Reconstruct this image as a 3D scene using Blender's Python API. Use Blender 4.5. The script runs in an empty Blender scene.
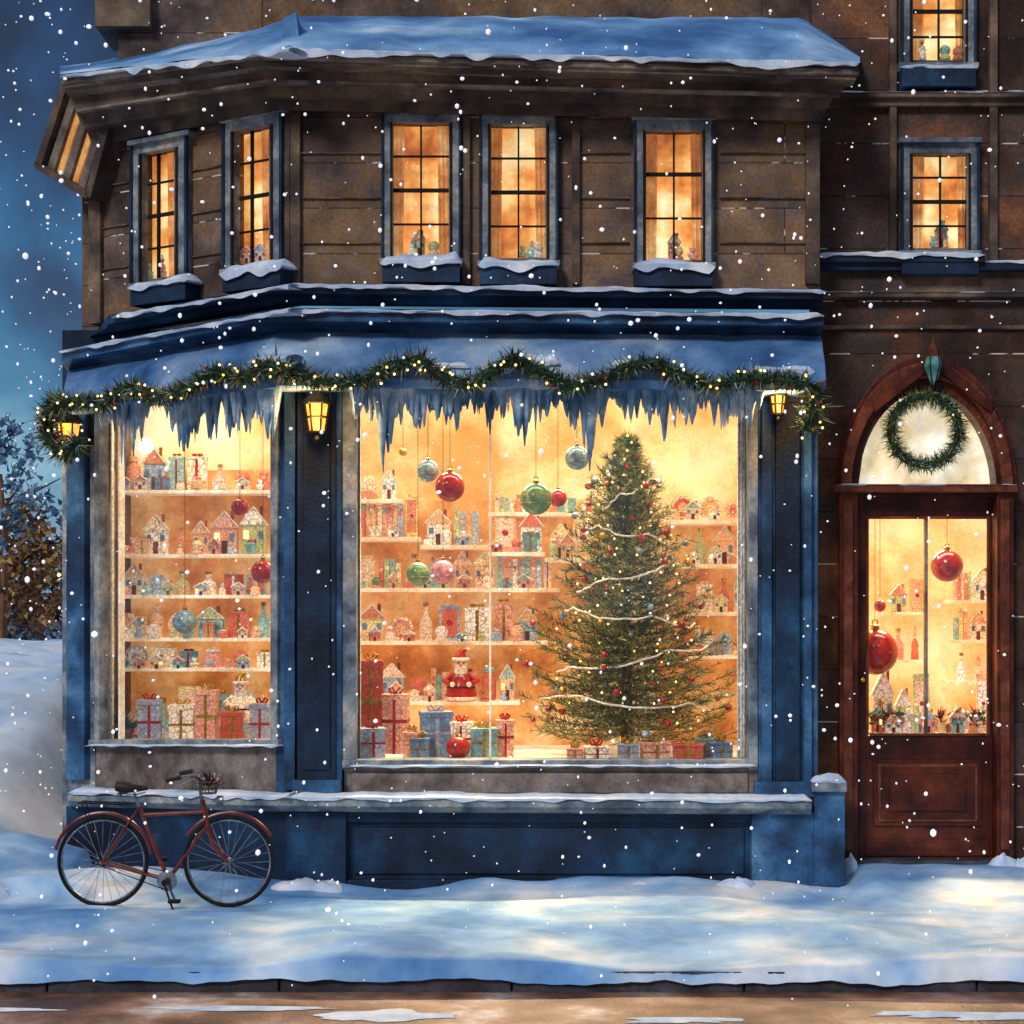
import bpy, bmesh, math, random
from mathutils import Vector, Matrix, noise
random.seed(11)
R=random.random
def U(a,b): return random.uniform(a,b)
S=0.0066; D=12.0; H=290*S

# ------------------------------------------------------------ facade planes
class Plane:
    def __init__(s,A,n):
        s.A=A; l=math.hypot(*n); s.n=(n[0]/l,n[1]/l); s.n3=Vector((s.n[0],s.n[1],0))
    def sc(s,px,off=0):
        u=(px-512)*S
        return (off+s.n[0]*s.A[0]+s.n[1]*s.A[1]+s.n[1]*D)/(s.n[0]*u+s.n[1]*D)
    def __call__(s,px,py,off=0.0):
        k=s.sc(px,off); u=(px-512)*S
        return Vector((k*u,-D+k*D,H+(600-py)*S*k))
CX=290
FM=Plane((0,0),(0,-1))
AX=(CX-512)*S
KB=1/0.91
B=((65-512)*S*KB,-D+KB*D)
dx,dy=B[0]-AX,B[1]
LW=Plane((AX,0),(dy*-1,dx))
if LW.n[1]>0: LW=Plane((AX,0),(dy,-dx))
RM=Plane((0,.45),(0,-1))
TH=math.acos(-LW.n[1]); TT=math.tan(TH/2)
def CP(py,off):
    k=(D-off)/D
    return Vector((AX-off*TT,-off,H+(600-py)*S*k))
def wl(px,y): return 600+(y-600)/LW.sc(px)
def w0(px,y): return y

# ------------------------------------------------------------ materials
def hx(h,a=1.0):
    h=h.lstrip('#'); o=[]
    for i in (0,2,4):
        c=int(h[i:i+2],16)/255
        o.append(c/12.92 if c<=.04045 else ((c+.055)/1.055)**2.4)
    return (o[0],o[1],o[2],a)
MATS={}
def wc(name,cols,scale=1.5,rough=.75,bump=.25,fine=45,emis=0,metal=0,dist=.15,var=.25,ink=0,brick=None,spec=.3,sample=False,blot=.3):
    m=bpy.data.materials.new(name); m.use_nodes=True; nt=m.node_tree; N=nt.nodes; Lk=nt.links
    if not sample:
        try: m.cycles.emission_sampling='NONE'
        except Exception: pass
    b=N['Principled BSDF']; tc=N.new('ShaderNodeTexCoord')
    n=N.new('ShaderNodeTexNoise'); n.inputs['Scale'].default_value=scale; n.inputs['Detail'].default_value=5
    n.inputs['Distortion'].default_value=dist; n.inputs['Roughness'].default_value=.55
    Lk.new(tc.outputs['Object'],n.inputs['Vector'])
    cols=sorted(cols,key=lambda c:sum(hx(c)[:3]))
    r=N.new('ShaderNodeValToRGB'); e=r.color_ramp.elements
    k=len(cols); e[0].position=.34; e[0].color=hx(cols[0]); e[1].position=.67; e[1].color=hx(cols[-1])
    for i in range(1,k-1):
        q=e.new(.34+.33*i/(k-1)); q.color=hx(cols[i])
    Lk.new(n.outputs['Fac'],r.inputs['Fac'])
    f=N.new('ShaderNodeTexNoise'); f.inputs['Scale'].default_value=fine; f.inputs['Detail'].default_value=3
    Lk.new(tc.outputs['Object'],f.inputs['Vector'])
    g=N.new('ShaderNodeTexNoise'); g.inputs['Scale'].default_value=scale*3.1; g.inputs['Detail'].default_value=2
    Lk.new(tc.outputs['Object'],g.inputs['Vector'])
    mr=N.new('ShaderNodeMapRange'); mr.inputs['From Min'].default_value=.3; mr.inputs['From Max'].default_value=.7
    mr.inputs['To Min'].default_value=1-var; mr.inputs['To Max'].default_value=1+var*.6
    Lk.new(f.outputs['Fac'],mr.inputs['Value'])
    mg=N.new('ShaderNodeMapRange'); mg.inputs['From Min'].default_value=.35; mg.inputs['From Max'].default_value=.6
    mg.inputs['To Min'].default_value=1-blot*(0.3 if emis else 1); mg.inputs['To Max'].default_value=1.1
    Lk.new(g.outputs['Fac'],mg.inputs['Value'])
    mu=N.new('ShaderNodeMath'); mu.operation='MULTIPLY'; Lk.new(mr.outputs[0],mu.inputs[0]); Lk.new(mg.outputs[0],mu.inputs[1])
    mx=N.new('ShaderNodeVectorMath'); mx.operation='SCALE'
    Lk.new(r.outputs['Color'],mx.inputs[0]); Lk.new(mu.outputs[0],mx.inputs['Scale'])
    col=mx.outputs['Vector']; hgt=f.outputs['Fac']
    if ink:
        v=N.new('ShaderNodeTexVoronoi'); v.feature='DISTANCE_TO_EDGE'; v.inputs['Scale'].default_value=ink
        Lk.new(tc.outputs['Object'],v.inputs['Vector'])
        lt=N.new('ShaderNodeMapRange'); lt.inputs['From Min'].default_value=.01; lt.inputs['From Max'].default_value=.09
        lt.inputs['To Min'].default_value=.15
        Lk.new(v.outputs['Distance'],lt.inputs['Value'])
        mm=N.new('ShaderNodeMix'); mm.data_type='RGBA'; Lk.new(lt.outputs['Result'],mm.inputs['Factor'])
        mm.inputs['A'].default_value=hx('#8a4c2a'); Lk.new(col,mm.inputs['B']); col=mm.outputs['Result']
    if brick:
        sx=N.new('ShaderNodeSeparateXYZ'); cx=N.new('ShaderNodeCombineXYZ')
        Lk.new(tc.outputs['Object'],sx.inputs[0]); Lk.new(sx.outputs['X'],cx.inputs['X']); Lk.new(sx.outputs['Z'],cx.inputs['Y'])
        bt=N.new('ShaderNodeTexBrick'); bt.inputs['Scale'].default_value=1
        bt.inputs['Brick Width'].default_value=brick[0]; bt.inputs['Row Height'].default_value=brick[1]
        bt.inputs['Mortar Size'].default_value=.005; bt.inputs['Mortar Smooth'].default_value=.3
        bt.inputs['Color1'].default_value=(.8,.8,.8,1); bt.inputs['Color2'].default_value=(1.25,1.2,1.15,1); bt.inputs['Mortar'].default_value=(.3,.28,.28,1)
        Lk.new(cx.outputs[0],bt.inputs['Vector'])
        m2=N.new('ShaderNodeVectorMath'); m2.operation='MULTIPLY'; Lk.new(col,m2.inputs[0]); Lk.new(bt.outputs['Color'],m2.inputs[1])
        sn=N.new('ShaderNodeTexNoise'); sn.inputs['Scale'].default_value=5; sn.inputs['Detail'].default_value=5; Lk.new(tc.outputs['Object'],sn.inputs['Vector'])
        th=N.new('ShaderNodeMapRange'); th.inputs['From Min'].default_value=.54; th.inputs['From Max'].default_value=.58; Lk.new(sn.outputs['Fac'],th.inputs['Value'])
        ml=N.new('ShaderNodeMath'); ml.operation='MULTIPLY'; Lk.new(bt.outputs['Fac'],ml.inputs[0]); Lk.new(th.outputs['Result'],ml.inputs[1])
        m3=N.new('ShaderNodeMix'); m3.data_type='RGBA'; Lk.new(ml.outputs[0],m3.inputs['Factor']); Lk.new(m2.outputs[0],m3.inputs['A']); m3.inputs['B'].default_value=hx('#e0d4c8')
        col=m3.outputs['Result']
    Lk.new(col,b.inputs['Base Color'])
    b.inputs['Roughness'].default_value=rough; b.inputs['Metallic'].default_value=metal
    b.inputs['Specular IOR Level'].default_value=spec
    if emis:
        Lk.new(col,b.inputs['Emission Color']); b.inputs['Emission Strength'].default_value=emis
    if bump:
        bp=N.new('ShaderNodeBump'); bp.inputs['Strength'].default_value=bump; bp.inputs['Distance'].default_value=.02
        Lk.new(hgt,bp.inputs['Height']); Lk.new(bp.outputs['Normal'],b.inputs['Normal'])
    MATS[name]=m; return m
def glassmat():
    m=bpy.data.materials.new('window_glass'); m.use_nodes=True; nt=m.node_tree; N=nt.nodes; N.clear()
    o=N.new('ShaderNodeOutputMaterial'); t=N.new('ShaderNodeBsdfTransparent'); g=N.new('ShaderNodeBsdfGlossy'); g.inputs['Roughness'].default_value=.05
    mx=N.new('ShaderNodeMixShader'); mx.inputs[0].default_value=.04
    nt.links.new(t.outputs[0],mx.inputs[1]); nt.links.new(g.outputs[0],mx.inputs[2]); nt.links.new(mx.outputs[0],o.inputs[0]); return m
GLASS=glassmat()
M=MATS
wc('brown_stone',['#42362f','#5c4c46','#78645a','#8c7462','#b48c58','#8c6c4c'],1.5,brick=(3.6,.30),var=.3)  # ochre tones put warm window glow into the stone colour
wc('brown_trim',['#3c302c','#54453e','#74604e','#927860'],2.2)
wc('red_brown_wall',['#36241d','#523628','#724a36','#8a5c3c','#4c403c'],1.6,brick=(3.8,.36),var=.35)
wc('navy_paint',['#0c1626','#14263e','#1a3654','#225072'],2.0,rough=.6)
wc('blue_paint',['#1a3048','#26486c','#386690','#5c8aac'],2.1,rough=.6)
wc('grey_blue_trim',['#525c68','#707c88','#98a0a4','#b8b0a4'],4,rough=.6)
wc('dark_line',['#14100f','#241c1a'],4)
wc('taupe_panel',['#54463e','#74665c','#90847c','#a09078'],3)
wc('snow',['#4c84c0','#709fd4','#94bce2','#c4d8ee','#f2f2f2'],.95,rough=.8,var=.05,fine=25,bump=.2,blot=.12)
wc('ledge_snow',['#b4cae6','#f6f8fc','#d4e2f4'],3,rough=.8,var=.06,fine=25,bump=.3,blot=.1)
wc('bank_snow',['#a0c0e0','#cfdff0','#e8eef4','#ffffff'],.7,rough=.8,var=.05,fine=12,bump=.2,blot=.1)
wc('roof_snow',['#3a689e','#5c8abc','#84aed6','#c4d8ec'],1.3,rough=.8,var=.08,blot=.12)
wc('awning_cloth',['#2c5080','#4c78a8','#7898bc','#b4c8dc'],1.5,rough=.8,var=.1,blot=.15)
wc('mahogany',['#34120c','#4a1c12','#642a18','#7c3a20'],3,rough=.4,bump=.12)
wc('mahogany_light',['#5a2a1c','#8a4c30','#6c3622'],5,rough=.45)
wc('cream_wall',['#e0a860','#f0cc8c','#fae4b4','#fff2d2'],1.6,rough=.9,emis=.33,var=.12,bump=.05,sample=True)  # walls emit too: interior glow put into the material besides the area lights
wc('shelf_back',['#b86c32','#d48c48','#e8b06c','#f4d49c'],2.4,rough=.9,emis=.28,var=.15,bump=.05,sample=True)  # backing glows by itself, lamplight put into its colour
wc('shelf_wood',['#f4e0c0','#fff6e4','#e8c8a0'],4,emis=.3,bump=.05)  # self-lit planks, warm shop light built into the material
wc('window_glow',['#a85828','#d08038','#eca858','#f8d490','#fdeebc'],2.8,emis=.88,var=.12,bump=0,sample=True)  # emissive sheet colour standing in for a lit room behind the sash
wc('curtain',['#b87038','#f0c888','#d89850'],4,emis=.4,var=.2)  # cloth emits softly, light from behind put into its colour
wc('fanlight_glass',['#ecd09a','#fbecc4','#fffbec'],3.6,emis=.68,var=.08,bump=0,sample=True)  # pane emits, light of the hall behind put into the glass
wc('needle_dark',['#1c3626','#2c4c32'],6,bump=0); wc('needle_mid',['#446038','#648048'],6,bump=0); wc('needle_olive',['#8c9044','#b4ac64'],6,bump=0)
wc('needle_brown',['#3a3020','#5c4a30'],6,bump=0)
wc('needle_frost',['#8ca8a4','#c8d8d0'],6,bump=0)
wc('bark',['#3a2618','#5c4028'],8)
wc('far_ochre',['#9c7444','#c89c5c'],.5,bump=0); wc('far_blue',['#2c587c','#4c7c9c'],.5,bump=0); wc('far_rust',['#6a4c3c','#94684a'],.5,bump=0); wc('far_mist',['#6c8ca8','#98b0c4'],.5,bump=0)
wc('red_gloss',['#9a0e0c','#cc2018','#b01812'],7,rough=.18,bump=0,spec=.6,var=.15)
wc('blue_gloss',['#6c98a8','#a8c8cc','#7ca4b4'],7,rough=.2,bump=0,spec=.6)
wc('green_gloss',['#4c7c4c','#8cac6c','#64905c'],7,rough=.2,bump=0,spec=.6)
wc('pink_gloss',['#c05878','#e898a8'],7,rough=.25,bump=0)
wc('gold',['#a87828','#e8c058'],9,rough=.3,metal=.8,bump=0)
wc('iron',['#12110f','#2a2422'],9,rough=.45,metal=.4,bump=.1)
wc('steel',['#787c84','#b4b8bc'],9,rough=.3,metal=.8,bump=0)
wc('bike_paint',['#5a180f','#8c301c'],9,rough=.3,bump=0,spec=.6)
wc('rubber',['#0e0e12','#1c1e26'],12,rough=.8)
wc('leather',['#1c1410','#34241c'],12,rough=.5)
wc('wicker',['#5c4c3c','#8c7c68'],20,rough=.8)
wc('icicle',['#3c6890','#6890b0','#98b8d0','#e8f0f2'],4.0,rough=.3,var=.12,bump=.1,blot=.15)
wc('lamp_glow',['#ff8c2c','#ffc060'],9,emis=1.35,bump=0)
wc('fairy_light',['#ffc468','#ffe4a8'],9,emis=2.6,bump=0)
wc('kerb_stone',['#34343c','#5a5660','#403e46'],4)
wc('road_wet',['#4c3228','#74503c','#986e56','#b49484','#e0d4d0'],1.9,rough=.45,var=.2,spec=.4)
wc('terracotta',['#8c4428','#b4683c'],9)
wc('skin',['#e8b494','#f4ccac'],9,bump=0); wc('white_cloth',['#ece4d8','#fffaf0'],12,bump=.1)
wc('teal_glass',['#2c6464','#84b4a8','#4c8480'],14,rough=.2,emis=.1,bump=0)
wc('flake',['#f4f8ff','#ffffff'],5,emis=.5,bump=0,var=.05,blot=0)  # flakes emit weakly to stay bright, though nothing in them is lit
TOY=[]
for i,(a,b) in enumerate([('#f4dcb0','#fff4dc'),('#f0b488','#fcd8b0'),('#d05c48','#f08870'),('#68b0ac','#a8d8cc'),('#f0d080','#fcecb0'),('#e89880','#f8c0b0'),('#90b0c8','#c4d8e4'),('#b0bc7c','#d4dca4'),('#e4a870','#f8cca0'),('#fcf0dc','#ffffff'),('#c87850','#e8a078'),('#f0d0b0','#fce8d0')]):
    TOY.append(wc('toy_paint_%d'%i,[a,b],9,rough=.55,ink=(46 if i%3 else 30),emis=.16,bump=.05,var=.12,blot=.1))  # small emission lifts the toys, brightness put into their paint
GIFT=[wc('gift_red',['#b43c30','#d86450'],9,ink=30,emis=.1,blot=.1),wc('gift_blue',['#3c6c94','#7ca8c4'],9,ink=26,emis=.08,blot=.1),wc('gift_coral',['#e09078','#f4bca0'],9,ink=32,emis=.15,blot=.1),wc('gift_cream',['#f0dcb4','#fcf4dc'],9,ink=24,emis=.18,blot=.1),wc('gift_teal',['#48909a','#88c0c0'],9,ink=30,emis=.1,blot=.1),wc('gift_grey',['#8090a4','#b4c0cc'],9,ink=34,emis=.1,blot=.1)]  # wrappings emit slightly, shop light put into the paper

# ------------------------------------------------------------ mesh builder
class MB:
    def __init__(s): s.v=[];s.f=[];s.m=[];s.mats=[]
    def mi(s,mat):
        if isinstance(mat,str): mat=M[mat]
        if mat not in s.mats: s.mats.append(mat)
        return s.mats.index(mat)
    def add(s,vs,fs,mat):
        o=len(s.v); k=s.mi(mat); s.v+= [tuple(v) for v in vs]
        for f in fs: s.f.append(tuple(i+o for i in f)); s.m.append(k)
    def prism(s,pl,pts,o0,o1,mat):
        fr=[pl(x,y,o1) for x,y in pts]; bk=[p+pl.n3*(o0-o1) for p in fr]; n=len(fr)
        s.add(fr+bk,[tuple(range(n)),tuple(range(2*n-1,n-1,-1))]+[(i,(i+1)%n,n+(i+1)%n,n+i)[::-1] for i in range(n)],mat)
    def rect(s,pl,x0,y0,x1,y1,o0,o1,mat,w=w0):
        s.prism(pl,[(x0,w(x0,y0)),(x0,w(x0,y1)),(x1,w(x1,y1)),(x1,w(x1,y0))],o0,o1,mat)
    def box(s,c,sz,mat,rz=0,rx=0):
        a,b,d=[q/2 for q in sz]; Mx=Matrix.Translation(Vector(c))@Matrix.Rotation(rz,4,'Z')@Matrix.Rotation(rx,4,'X')
        vs=[Mx@Vector((x,y,z)) for z in(-d,d) for y in(-b,b) for x in(-a,a)]
        s.add(vs,[(0,2,3,1),(4,5,7,6),(0,1,5,4),(2,6,7,3),(0,4,6,2),(1,3,7,5)],mat)
    def tube(s,pts,r,mat,n=8,closed=False):
        pts=[Vector(p) for p in pts]; k=len(pts); vs=[]
        rr=r if isinstance(r,(list,tuple)) else [r]*k
        prev=None
        for i,p in enumerate(pts):
            if closed: t=pts[(i+1)%k]-pts[i-1]
            else: t=pts[min(i+1,k-1)]-pts[max(i-1,0)]
            if t.length<1e-9: t=Vector((0,0,1))
            t.normalize()
            if prev is None: a=t.orthogonal().normalized()
            else:
                a=prev-t*prev.dot(t)
                a=a.normalized() if a.length>1e-6 else t.orthogonal().normalized()
            prev=a; b=t.cross(a)
            for j in range(n):
                q=2*math.pi*j/n; vs.append(p+(a*math.cos(q)+b*math.sin(q))*rr[i])
        fs=[]
        for i in range(k if closed else k-1):
            i2=(i+1)%k
            for j in range(n): fs.append((i*n+j,i*n+(j+1)%n,i2*n+(j+1)%n,i2*n+j))
        if not closed: fs+= [tuple(range(n))[::-1],tuple((k-1)*n+j for j in range(n))]
        s.add(vs,fs,mat)
    def lathe(s,c,prof,mat,n=16,sy=1.0,ph=0,flip=None):
        c=Vector(c); vs=[]; k=len(prof)
        for r,z in prof:
            for j in range(n):
                q=2*math.pi*j/n+ph; v=Vector((r*math.cos(q),r*math.sin(q)*sy,z))
                if flip=='x': v=Vector((z,v.x,v.y))
                if flip=='y': v=Vector((v.x,-z,v.y))
                vs.append(c+v)
        fs=[(i*n+j,i*n+(j+1)%n,(i+1)*n+(j+1)%n,(i+1)*n+j) for i in range(k-1) for j in range(n)]
        fs+=[tuple(range(n))[::-1],tuple((k-1)*n+j for j in range(n))]
        s.add(vs,fs,mat)
    def ball(s,c,r,mat,n=16,sc=(1,1,1)):
        c=Vector(c); m=max(4,n//2)
        vs=[c+Vector((0,0,-r*sc[2]))]
        for i in range(1,m):
            a=-math.pi/2+math.pi*i/m
            for j in range(n):
                q=2*math.pi*j/n; vs.append(c+Vector((r*math.cos(a)*math.cos(q)*sc[0],r*math.cos(a)*math.sin(q)*sc[1],r*math.sin(a)*sc[2])))
        vs.append(c+Vector((0,0,r*sc[2]))); T=len(vs)-1
        fs=[(0,1+(j+1)%n,1+j) for j in range(n)]
        for i in range(m-2):
            for j in range(n): a=1+i*n; fs.append((a+j,a+(j+1)%n,a+n+(j+1)%n,a+n+j))
        a=1+(m-2)*n; fs+=[(a+j,a+(j+1)%n,T) for j in range(n)]
        s.add(vs,fs,mat)
    def needle(s,p,d,L,w,mat):
        sd=d.cross(Vector((R()-.5,R()-.5,R()-.5)))
        if sd.length<1e-6: return
        sd.normalize(); s.add([p-sd*w,p+sd*w,p+d*L],[(0,1,2)],mat)
    def build(s,name,parent=None,smooth=False,bevel=0,recalc=True,sharp=40):
        me=bpy.data.meshes.new(name)
        me.from_pydata(s.v,[],s.f)
        for m in s.mats: me.materials.append(m)
        me.polygons.foreach_set('material_index',s.m)
        if recalc:
            bm=bmesh.new(); bm.from_mesh(me); bmesh.ops.recalc_face_normals(bm,faces=bm.faces); bm.to_mesh(me); bm.free()
        if smooth:
            me.polygons.foreach_set('use_smooth',[True]*len(me.polygons))
            if sharp:
                try: me.set_sharp_from_angle(angle=math.radians(sharp))
                except Exception: pass
        me.update()
        ob=bpy.data.objects.new(name,me); bpy.context.collection.objects.link(ob)
        if bevel:
            b=ob.modifiers.new('bevel','BEVEL'); b.width=bevel; b.segments=2; b.limit_method='ANGLE'
        if parent: ob.parent=parent
        return ob
def empty(name):
    e=bpy.data.objects.new(name,None); bpy.context.collection.objects.link(e); e.empty_display_size=.3; return e
def sweep(mb,rows,mat,closed=True):
    n=len(rows); vs=[]
    for (o,xL,yL,yC,xR,yR) in rows: vs+=[LW(xL,yL,o),CP(yC,o),FM(xR,yR,o)]
    fs=[]
    for i in range(n if closed else n-1):
        j=(i+1)%n
        for c in (0,1): fs.append((i*3+c,i*3+c+1,j*3+c+1,j*3+c))
    if closed: fs+=[tuple(i*3 for i in range(n)),tuple(i*3+2 for i in range(n))[::-1]]
    mb.add(vs,fs,mat)
def snow_strip(mb,ptfn,x0,x1,off0,off1,h,step=3,mat='ledge_snow',drip=.03,seed=0,gap=None):
    rows=[]; nst=max(3,int((x1-x0)/step))
    for i in range(nst+1):
        px=x0+(x1-x0)*i/nst; p,n3=ptfn(px,off1)
        q=Vector((p.x*3+seed,p.y*3,seed*1.7)); a=noise.noise(q)*.5+.5; b=noise.noise(q*4)*.5+.5; c=noise.noise(q*2.3+Vector((9,9,9)))*.5+.5
        e=min(1,min(i,nst-i)/2.0+.15)
        hh=h*(.35+1.1*a*(.5+b))*e; dr=drip*max(0,(c-.35))*2*e; back=p+n3*(off0-off1)
        W=off1-off0
        if gap is not None and a<gap: hh*=.1; dr*=.1
        Z=lambda v,z,o=0:Vector((v.x,v.y,v.z+z))+n3*o
        rows.append([Z(back,-.004),Z(back,hh*.9),Z(back,hh*1.1,W*.45),Z(p,hh*.8,-W*.12),Z(p,hh*.3,.012*(.5+b)),Z(p,-dr,.006),Z(p,-dr*.3,-.004)])
    k=7; vs=[v for r in rows for v in r]; fs=[]
    for i in range(nst):
        for j in range(k): fs.append((i*k+j,i*k+(j+1)%k,(i+1)*k+(j+1)%k,(i+1)*k+j))
    fs+=[tuple(range(k)),tuple(nst*k+j for j in range(k))[::-1]]
    mb.add(vs,fs,mat)
def on(pl,y,w=w0):
    return lambda px,off:(pl(px,w(px,y),off),pl.n3)
def oncorner(xL,yL,yC,xR,yR):
    def f(px,off):
        if px<CX: t=(px-xL)/(CX-xL); return LW(px,yL+(yC-yL)*t,off),LW.n3
        t=(px-CX)/(xR-CX); return FM(px,yC+(yR-yC)*t,off),FM.n3
    return f
def wall(mb,pl,x0,y0,x1,y1,holes,o0,o1,mat,w=w0):
    xs=sorted(set([x0,x1]+[h[0] for h in holes]+[h[2] for h in holes]))
    for a,b in zip(xs,xs[1:]):
        hs=sorted([h for h in holes if h[0]<=a and h[2]>=b],key=lambda h:h[1]); y=y0
        for h in hs:
            if h[1]>y: mb.rect(pl,a,y,b,h[1],o0,o1,mat,w)
            y=h[3]
        if y<y1: mb.rect(pl,a,y,b,y1,o0,o1,mat,w)

# ------------------------------------------------------------ toys
KIN=['house','house','house','house','house','jar','globe','frame','frame','books','books','gift','gift','doll','teddy','plate','plate','box','box','bottle']
def toy(mb,x,y,z,w,h,kind=None):
    T=lambda:random.choice(TOY)
    kind=kind or random.choice(KIN)
    if kind=='house':
        a=T(); b=T(); hb=h*.62
        mb.box((x,y,z+hb/2),(w*.86,w*.5,hb),a)
        mb.add([(x-w*.5,y-w*.3,z+hb),(x+w*.5,y-w*.3,z+hb),(x,y-w*.3,z+h),(x-w*.5,y+w*.3,z+hb),(x+w*.5,y+w*.3,z+hb),(x,y+w*.3,z+h)],[(0,1,2),(5,4,3),(0,2,5,3),(1,4,5,2),(0,3,4,1)],b)
        mb.box((x,y-w*.26,z+hb*.25),(w*.2,.01,hb*.5),'mahogany_light')
        for sg in(-1,1): mb.tube([(x+sg*w*.5,y-w*.31,z+hb),(x,y-w*.31,z+h)],.006,'white_cloth',5)
        for sx in(-.27,.27): mb.box((x+sx*w,y-w*.26,z+hb*.65),(w*.17,.01,hb*.28),'fairy_light' if R()<.1 else 'gift_blue')
        mb.box((x+w*.25,y,z+h*.92),(w*.12,w*.12,h*.2),'terracotta')
    elif kind=='jar':
        r=w*.4; mb.lathe((x,y,z),[(r*.8,0),(r,h*.08),(r,h*.6),(r*.6,h*.72),(r*.62,h*.76)],T(),12); mb.lathe((x,y,z+h*.76),[(r*.75,0),(r*.75,h*.1),(r*.2,h*.15),(r*.2,h*.22)],T(),12)
    elif kind=='bottle':
        r=w*.3; mb.lathe((x,y,z),[(r,0),(r,h*.5),(r*.35,h*.68),(r*.35,h*.9)],T(),12); mb.lathe((x,y,z+h*.9),[(r*.45,0),(r*.45,h*.1)],'gold',10)
    elif kind=='globe':
        r=min(w*.42,h*.38); mb.lathe((x,y,z),[(r,0),(r,h*.1),(r*.7,h*.22)],T(),12); mb.ball((x,y,z+h*.2+r*.85),r,random.choice(TOY+[M['blue_gloss'],M['green_gloss']]),14)
    elif kind=='frame':
        mb.box((x,y,z+h/2),(w*.9,.02,h),T(),rx=-.08); mb.box((x,y-.014,z+h/2),(w*.68,.012,h*.76),T(),rx=-.08); mb.ball((x,y-.02,z+h*.5),w*.15,'red_gloss',8,(1,.2,1))
    elif kind=='books':
        k=random.randint(3,5); ww=w/k
        for i in range(k): 
            hh=h*U(.7,1); a=T(); mb.box((x-w/2+ww*(i+.5),y,z+hh/2),(ww*.88,w*.45,hh),a); mb.box((x-w/2+ww*(i+.5),y-w*.235,z+hh*.7),(ww*.6,.006,hh*.12),T())
    elif kind in('gift','box'):
        hh=h*.8; a=random.choice(GIFT+TOY); b=random.choice(['red_gloss','gold','white_cloth']); mb.box((x,y,z+hh/2),(w*.86,w*.55,hh),a)
        mb.box((x,y,z+hh/2),(w*.12,w*.57,hh*1.01),b)
        mb.box((x,y,z+hh*1.02),(w*.9,w*.6,hh*.08),a)
        for sgn in(-1,1): mb.ball((x+sgn*w*.13,y,z+hh*1.13),w*.13,b,8,(1.1,.5,.6))
    elif kind=='doll':
        a=T(); r=w*.36; mb.lathe((x,y,z),[(r,0),(r*.9,h*.2),(r*.55,h*.5),(r*.45,h*.58),(r*.2,h*.62)],a,12); mb.ball((x,y,z+h*.72),r*.5,'skin',10)
        mb.lathe((x,y,z+h*.78),[(r*.52,0),(r*.45,h*.07),(r*.08,h*.22)],T(),10)
        for sg in(-1,1): mb.tube([(x+sg*r*.45,y,z+h*.54),(x+sg*r*.85,y-.01,z+h*.36)],r*.14,a,6)
    elif kind=='teddy':
        a=T(); r=min(w,h)*.26; mb.ball((x,y,z+r),r*1.1,a,10); mb.ball((x,y,z+r*2.6),r*.85,a,10)
        for sg in(-1,1):
            mb.ball((x+sg*r*.65,y,z+r*3.3),r*.33,a,8); mb.ball((x+sg*r*1.1,y-.01,z+r*1.4),r*.4,a,8,(1,1,1.4)); mb.ball((x+sg*r*.6,y-r*.8,z+r*.35),r*.42,a,8)
        mb.ball((x,y-r*.75,z+r*2.45),r*.35,'white_cloth',8)
    elif kind=='plate':
        r=min(w,h)*.48
        for q,m_ in((1,T()),(.75,T()),(.4,T())): mb.lathe((x,y-.012*(1.2-q),z+r),[(r*q,0),(r*q,.012)],m_,18,flip='y')
        mb.box((x,y+.01,z+.01),(r,.04,.02),'shelf_wood')
def row(mb,x0,x1,py,yw,hmin,hmax,wmin=18,wmax=30,kinds=None,two=True):
    k=(D+yw)/D; x=x0+2; z=H+(600-py)*S*k
    while x<x1-8:
        w=min(U(wmin,wmax),x1-x); h=U(hmin,hmax)
        toy(mb,(x+w/2-512)*S*k,yw,z,w*S*k*.95,h*S*k,random.choice(kinds) if kinds else None)
        x+=w+U(0,1)
    if two:
        x=x0+5
        while x<x1-10:
            w=U(10,16); toy(mb,(x-512)*S*k,yw-.09,z,w*S*k,U(9,hmin*.8)*S*k,random.choice(['globe','house','jar','gift','teddy','doll','house'])); x+=w+U(2,8)

# ============================================================ SHOP BUILDING
shop=empty('corner_shop_building')
win_main=[(392,122,450,258),(490,124,547,260),(645,130,703,262)]
win_left=[(140,125,175,262),(232,120,270,260)]
mb=MB()
wall(mb,FM,CX,60,820,300,win_main,-.12,0,'brown_stone')
wall(mb,LW,88,60,CX,300,win_left,-.12,0,'brown_stone',wl)
mb.rect(FM,118,-160,838,70,-1.8,-1.1,'brown_stone')
mb.rect(FM,95,-30,150,26,-1.6,-1.0,'brown_trim')
mb.add([(B[0]+.12,B[1]+.02,0),(B[0]+.12,6,0),(B[0]+.12,6,5.4),(B[0]+.12,B[1]+.02,5.4),(B[0]+.37,B[1]+.02,0),(B[0]+.37,6,0),(B[0]+.37,6,5.4),(B[0]+.37,B[1]+.02,5.4)],[(0,1,2,3),(7,6,5,4),(0,3,7,4),(1,5,6,2),(3,2,6,7),(0,4,5,1)],'brown_stone')
mb.build('walls',shop)
mb=MB()
for x0,x1 in((CX,300),(462,470),(572,580),(806,820)): mb.rect(FM,x0,105,x1,284,-.02,.04,'brown_trim')
for x0,x1 in((88,100),(280,CX-1)): mb.rect(LW,x0,105,x1,300,-.02,.04,'brown_trim',wl)
for y in (152,197,242):
    for a,b in((300,380),(580,630),(720,806)): mb.rect(FM,a,y,b,y+1.6,-.01,.018,'brown_trim')
    for a,b in((100,127),(188,220)): mb.rect(LW,a,y,b,y+1.6,-.01,.018,'brown_trim',wl)
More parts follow.
